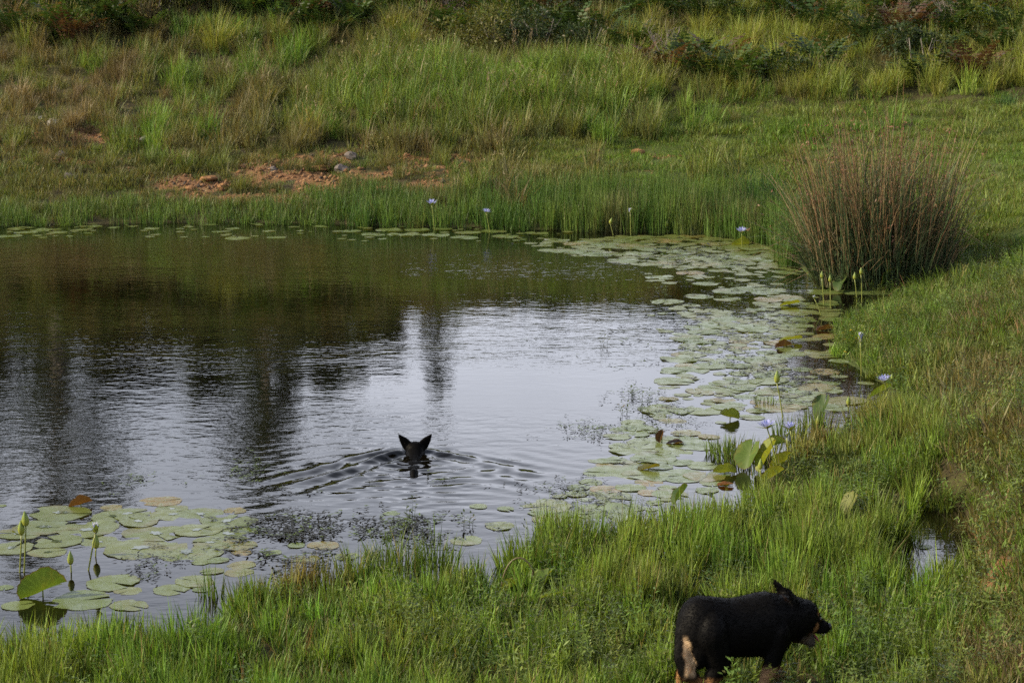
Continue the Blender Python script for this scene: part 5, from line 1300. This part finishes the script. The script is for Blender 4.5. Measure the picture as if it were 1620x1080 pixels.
weed(860, 1000, 660, 700, 90, .5); weed(180, 330, 870, 930, 90, .1); weed(800, 960, 520, 560, 30, .3)
o = obj('floating_weed', clump_mesh('floating_weed', (np.array(V), np.array(F), np.array(R), np.array(T)), M['weed'])); tag(o, 'dark flecks of weed drifting on the pond between the pads', 'weed', kind='stuff')
M['sprig'] = grass_mat('water_sprig', (.060, .085, .025), (.12, .07, .03), .9, .6, .2)
SPR = [(955, 547, .16, 'dark upright sprig alone on open water left of the carpet'), (1192, 638, .13, 'spiky sprig in open water under the tall yellow-green bud'), (1022, 640, .16, 'leafy sprig at the left edge of the carpet'),
       (986, 655, .14, 'leafy sprig left of the carpet edge, nearest the swimming dog'), (1000, 625, .12, 'dark sprig behind the leafy sprigs at the carpet edge'), (650, 820, .16, 'upright stem with leaves in front of the swimming dog'), (636, 838, .10, 'leafy weed stem left of the upright stem'),
       (740, 832, .12, 'dark leafy sprig right of the upright grass stem'), (1055, 470, .22, 'tall dark sprig at the far left of the carpet'), (1045, 690, .10, 'thin sprig behind the upright brown leaf'), (410, 745, .10, 'sprig with yellowish leaves left of the wake'),
       (1325, 600, .14, 'thin green sprig at the bank edge of the carpet'), (1295, 600, .14, 'sparse stems in the carpet left of the bank')]
for px, py, h, lab in SPR:
    c = at(px, py); o = thing('water_sprig', lab, 'water plant', c, 0, 'sprigs standing in the pond'); obj('foliage', clump_mesh('sprig', herb(rw, 4, (h * .6, h * 1.2), (.03, .06), .016, .04, 7, .45), M['sprig']), None, o)
def blade_thing(px, py, n, h, lab, r=.05, lean=.2, w=.009):
    c = on(px, py); c[2] = max(c[2], 0); o = thing('grass_tuft', lab, 'grass tuft', c - [0, 0, .02], 0, 'grass tufts standing in the water')
    obj('foliage', clump_mesh('grass_tuft', blades(n, rw, r, (h * .55, h * 1.15), w, lean, .5, 5), M['tuft']), None, o)
M['tuft'] = grass_mat('tuft_blades', (.088, .140, .024), (.26, .2, .09), .86, .7, .38)
for px, py, n, h, lab, r in ((684, 848, 3, .28, 'single upright grass stem rising from the water below the swimming dog', .02), (1165, 728, 170, .26, 'dense dark grass tuft beside the paired blue flowers', .20), (1140, 718, 90, .2, 'grass tuft at the left end of the flower islet', .12),
        (850, 905, 190, .42, 'tall leaning grass tuft at the edge of the inlet', .17), (905, 880, 150, .40, 'tall grass tuft right of the inlet tuft', .16), (1085, 868, 190, .38, 'dense grass tuft at the near end of the carpet', .20), (1000, 870, 120, .36, 'grass tuft left of the dense tuft by the carpet', .14),
        (625, 905, 170, .34, 'grass tuft standing in water below the single stem', .18), (690, 902, 130, .32, 'grass tuft left of the inlet', .14), (755, 925, 60, .26, 'thin grass tuft in the inlet', .07), (560, 920, 120, .32, 'grass tuft beside the yellow-brown pad', .14),
        (1250, 690, 110, .24, 'grass tuft behind the paired blue flowers', .16), (1290, 676, 100, .26, 'grass tuft by the dark round leaf', .14), (1210, 640, 30, .14, 'sparse grass tips at the edge of the carpet', .10), (1395, 860, 150, .42, 'tall grass tuft at the left of the small pool', .16), (1425, 770, 110, .3, 'grass tuft behind the small pool', .15),
        (1360, 905, 150, .40, 'tall grass tuft above the head of the walking dog', .18), (1270, 890, 150, .42, 'tall grass tuft above the back of the walking dog', .18)):
    blade_thing(px, py, n, h, lab, r)
# long loose stems on the right bank
for px, py, n, h, lab in ((1490, 600, 40, .55, 'long arching grass stems on the right bank'), (1590, 520, 30, .5, 'long brownish grass stems at the right edge'), (1440, 560, 36, .5, 'long grass stems below the rush clump'), (1560, 440, 26, .45, 'long grass stems right of the rush clump')):
    c = on(px, py); o = thing('grass_tuft', lab, 'grass tuft', c - [0, 0, .02], 0, 'long grass on the right bank'); obj('foliage', clump_mesh('long_grass', blades(n, rw, .16, (h * .6, h * 1.2), .007, .40, .6, 6), M['tuft']), None, o)
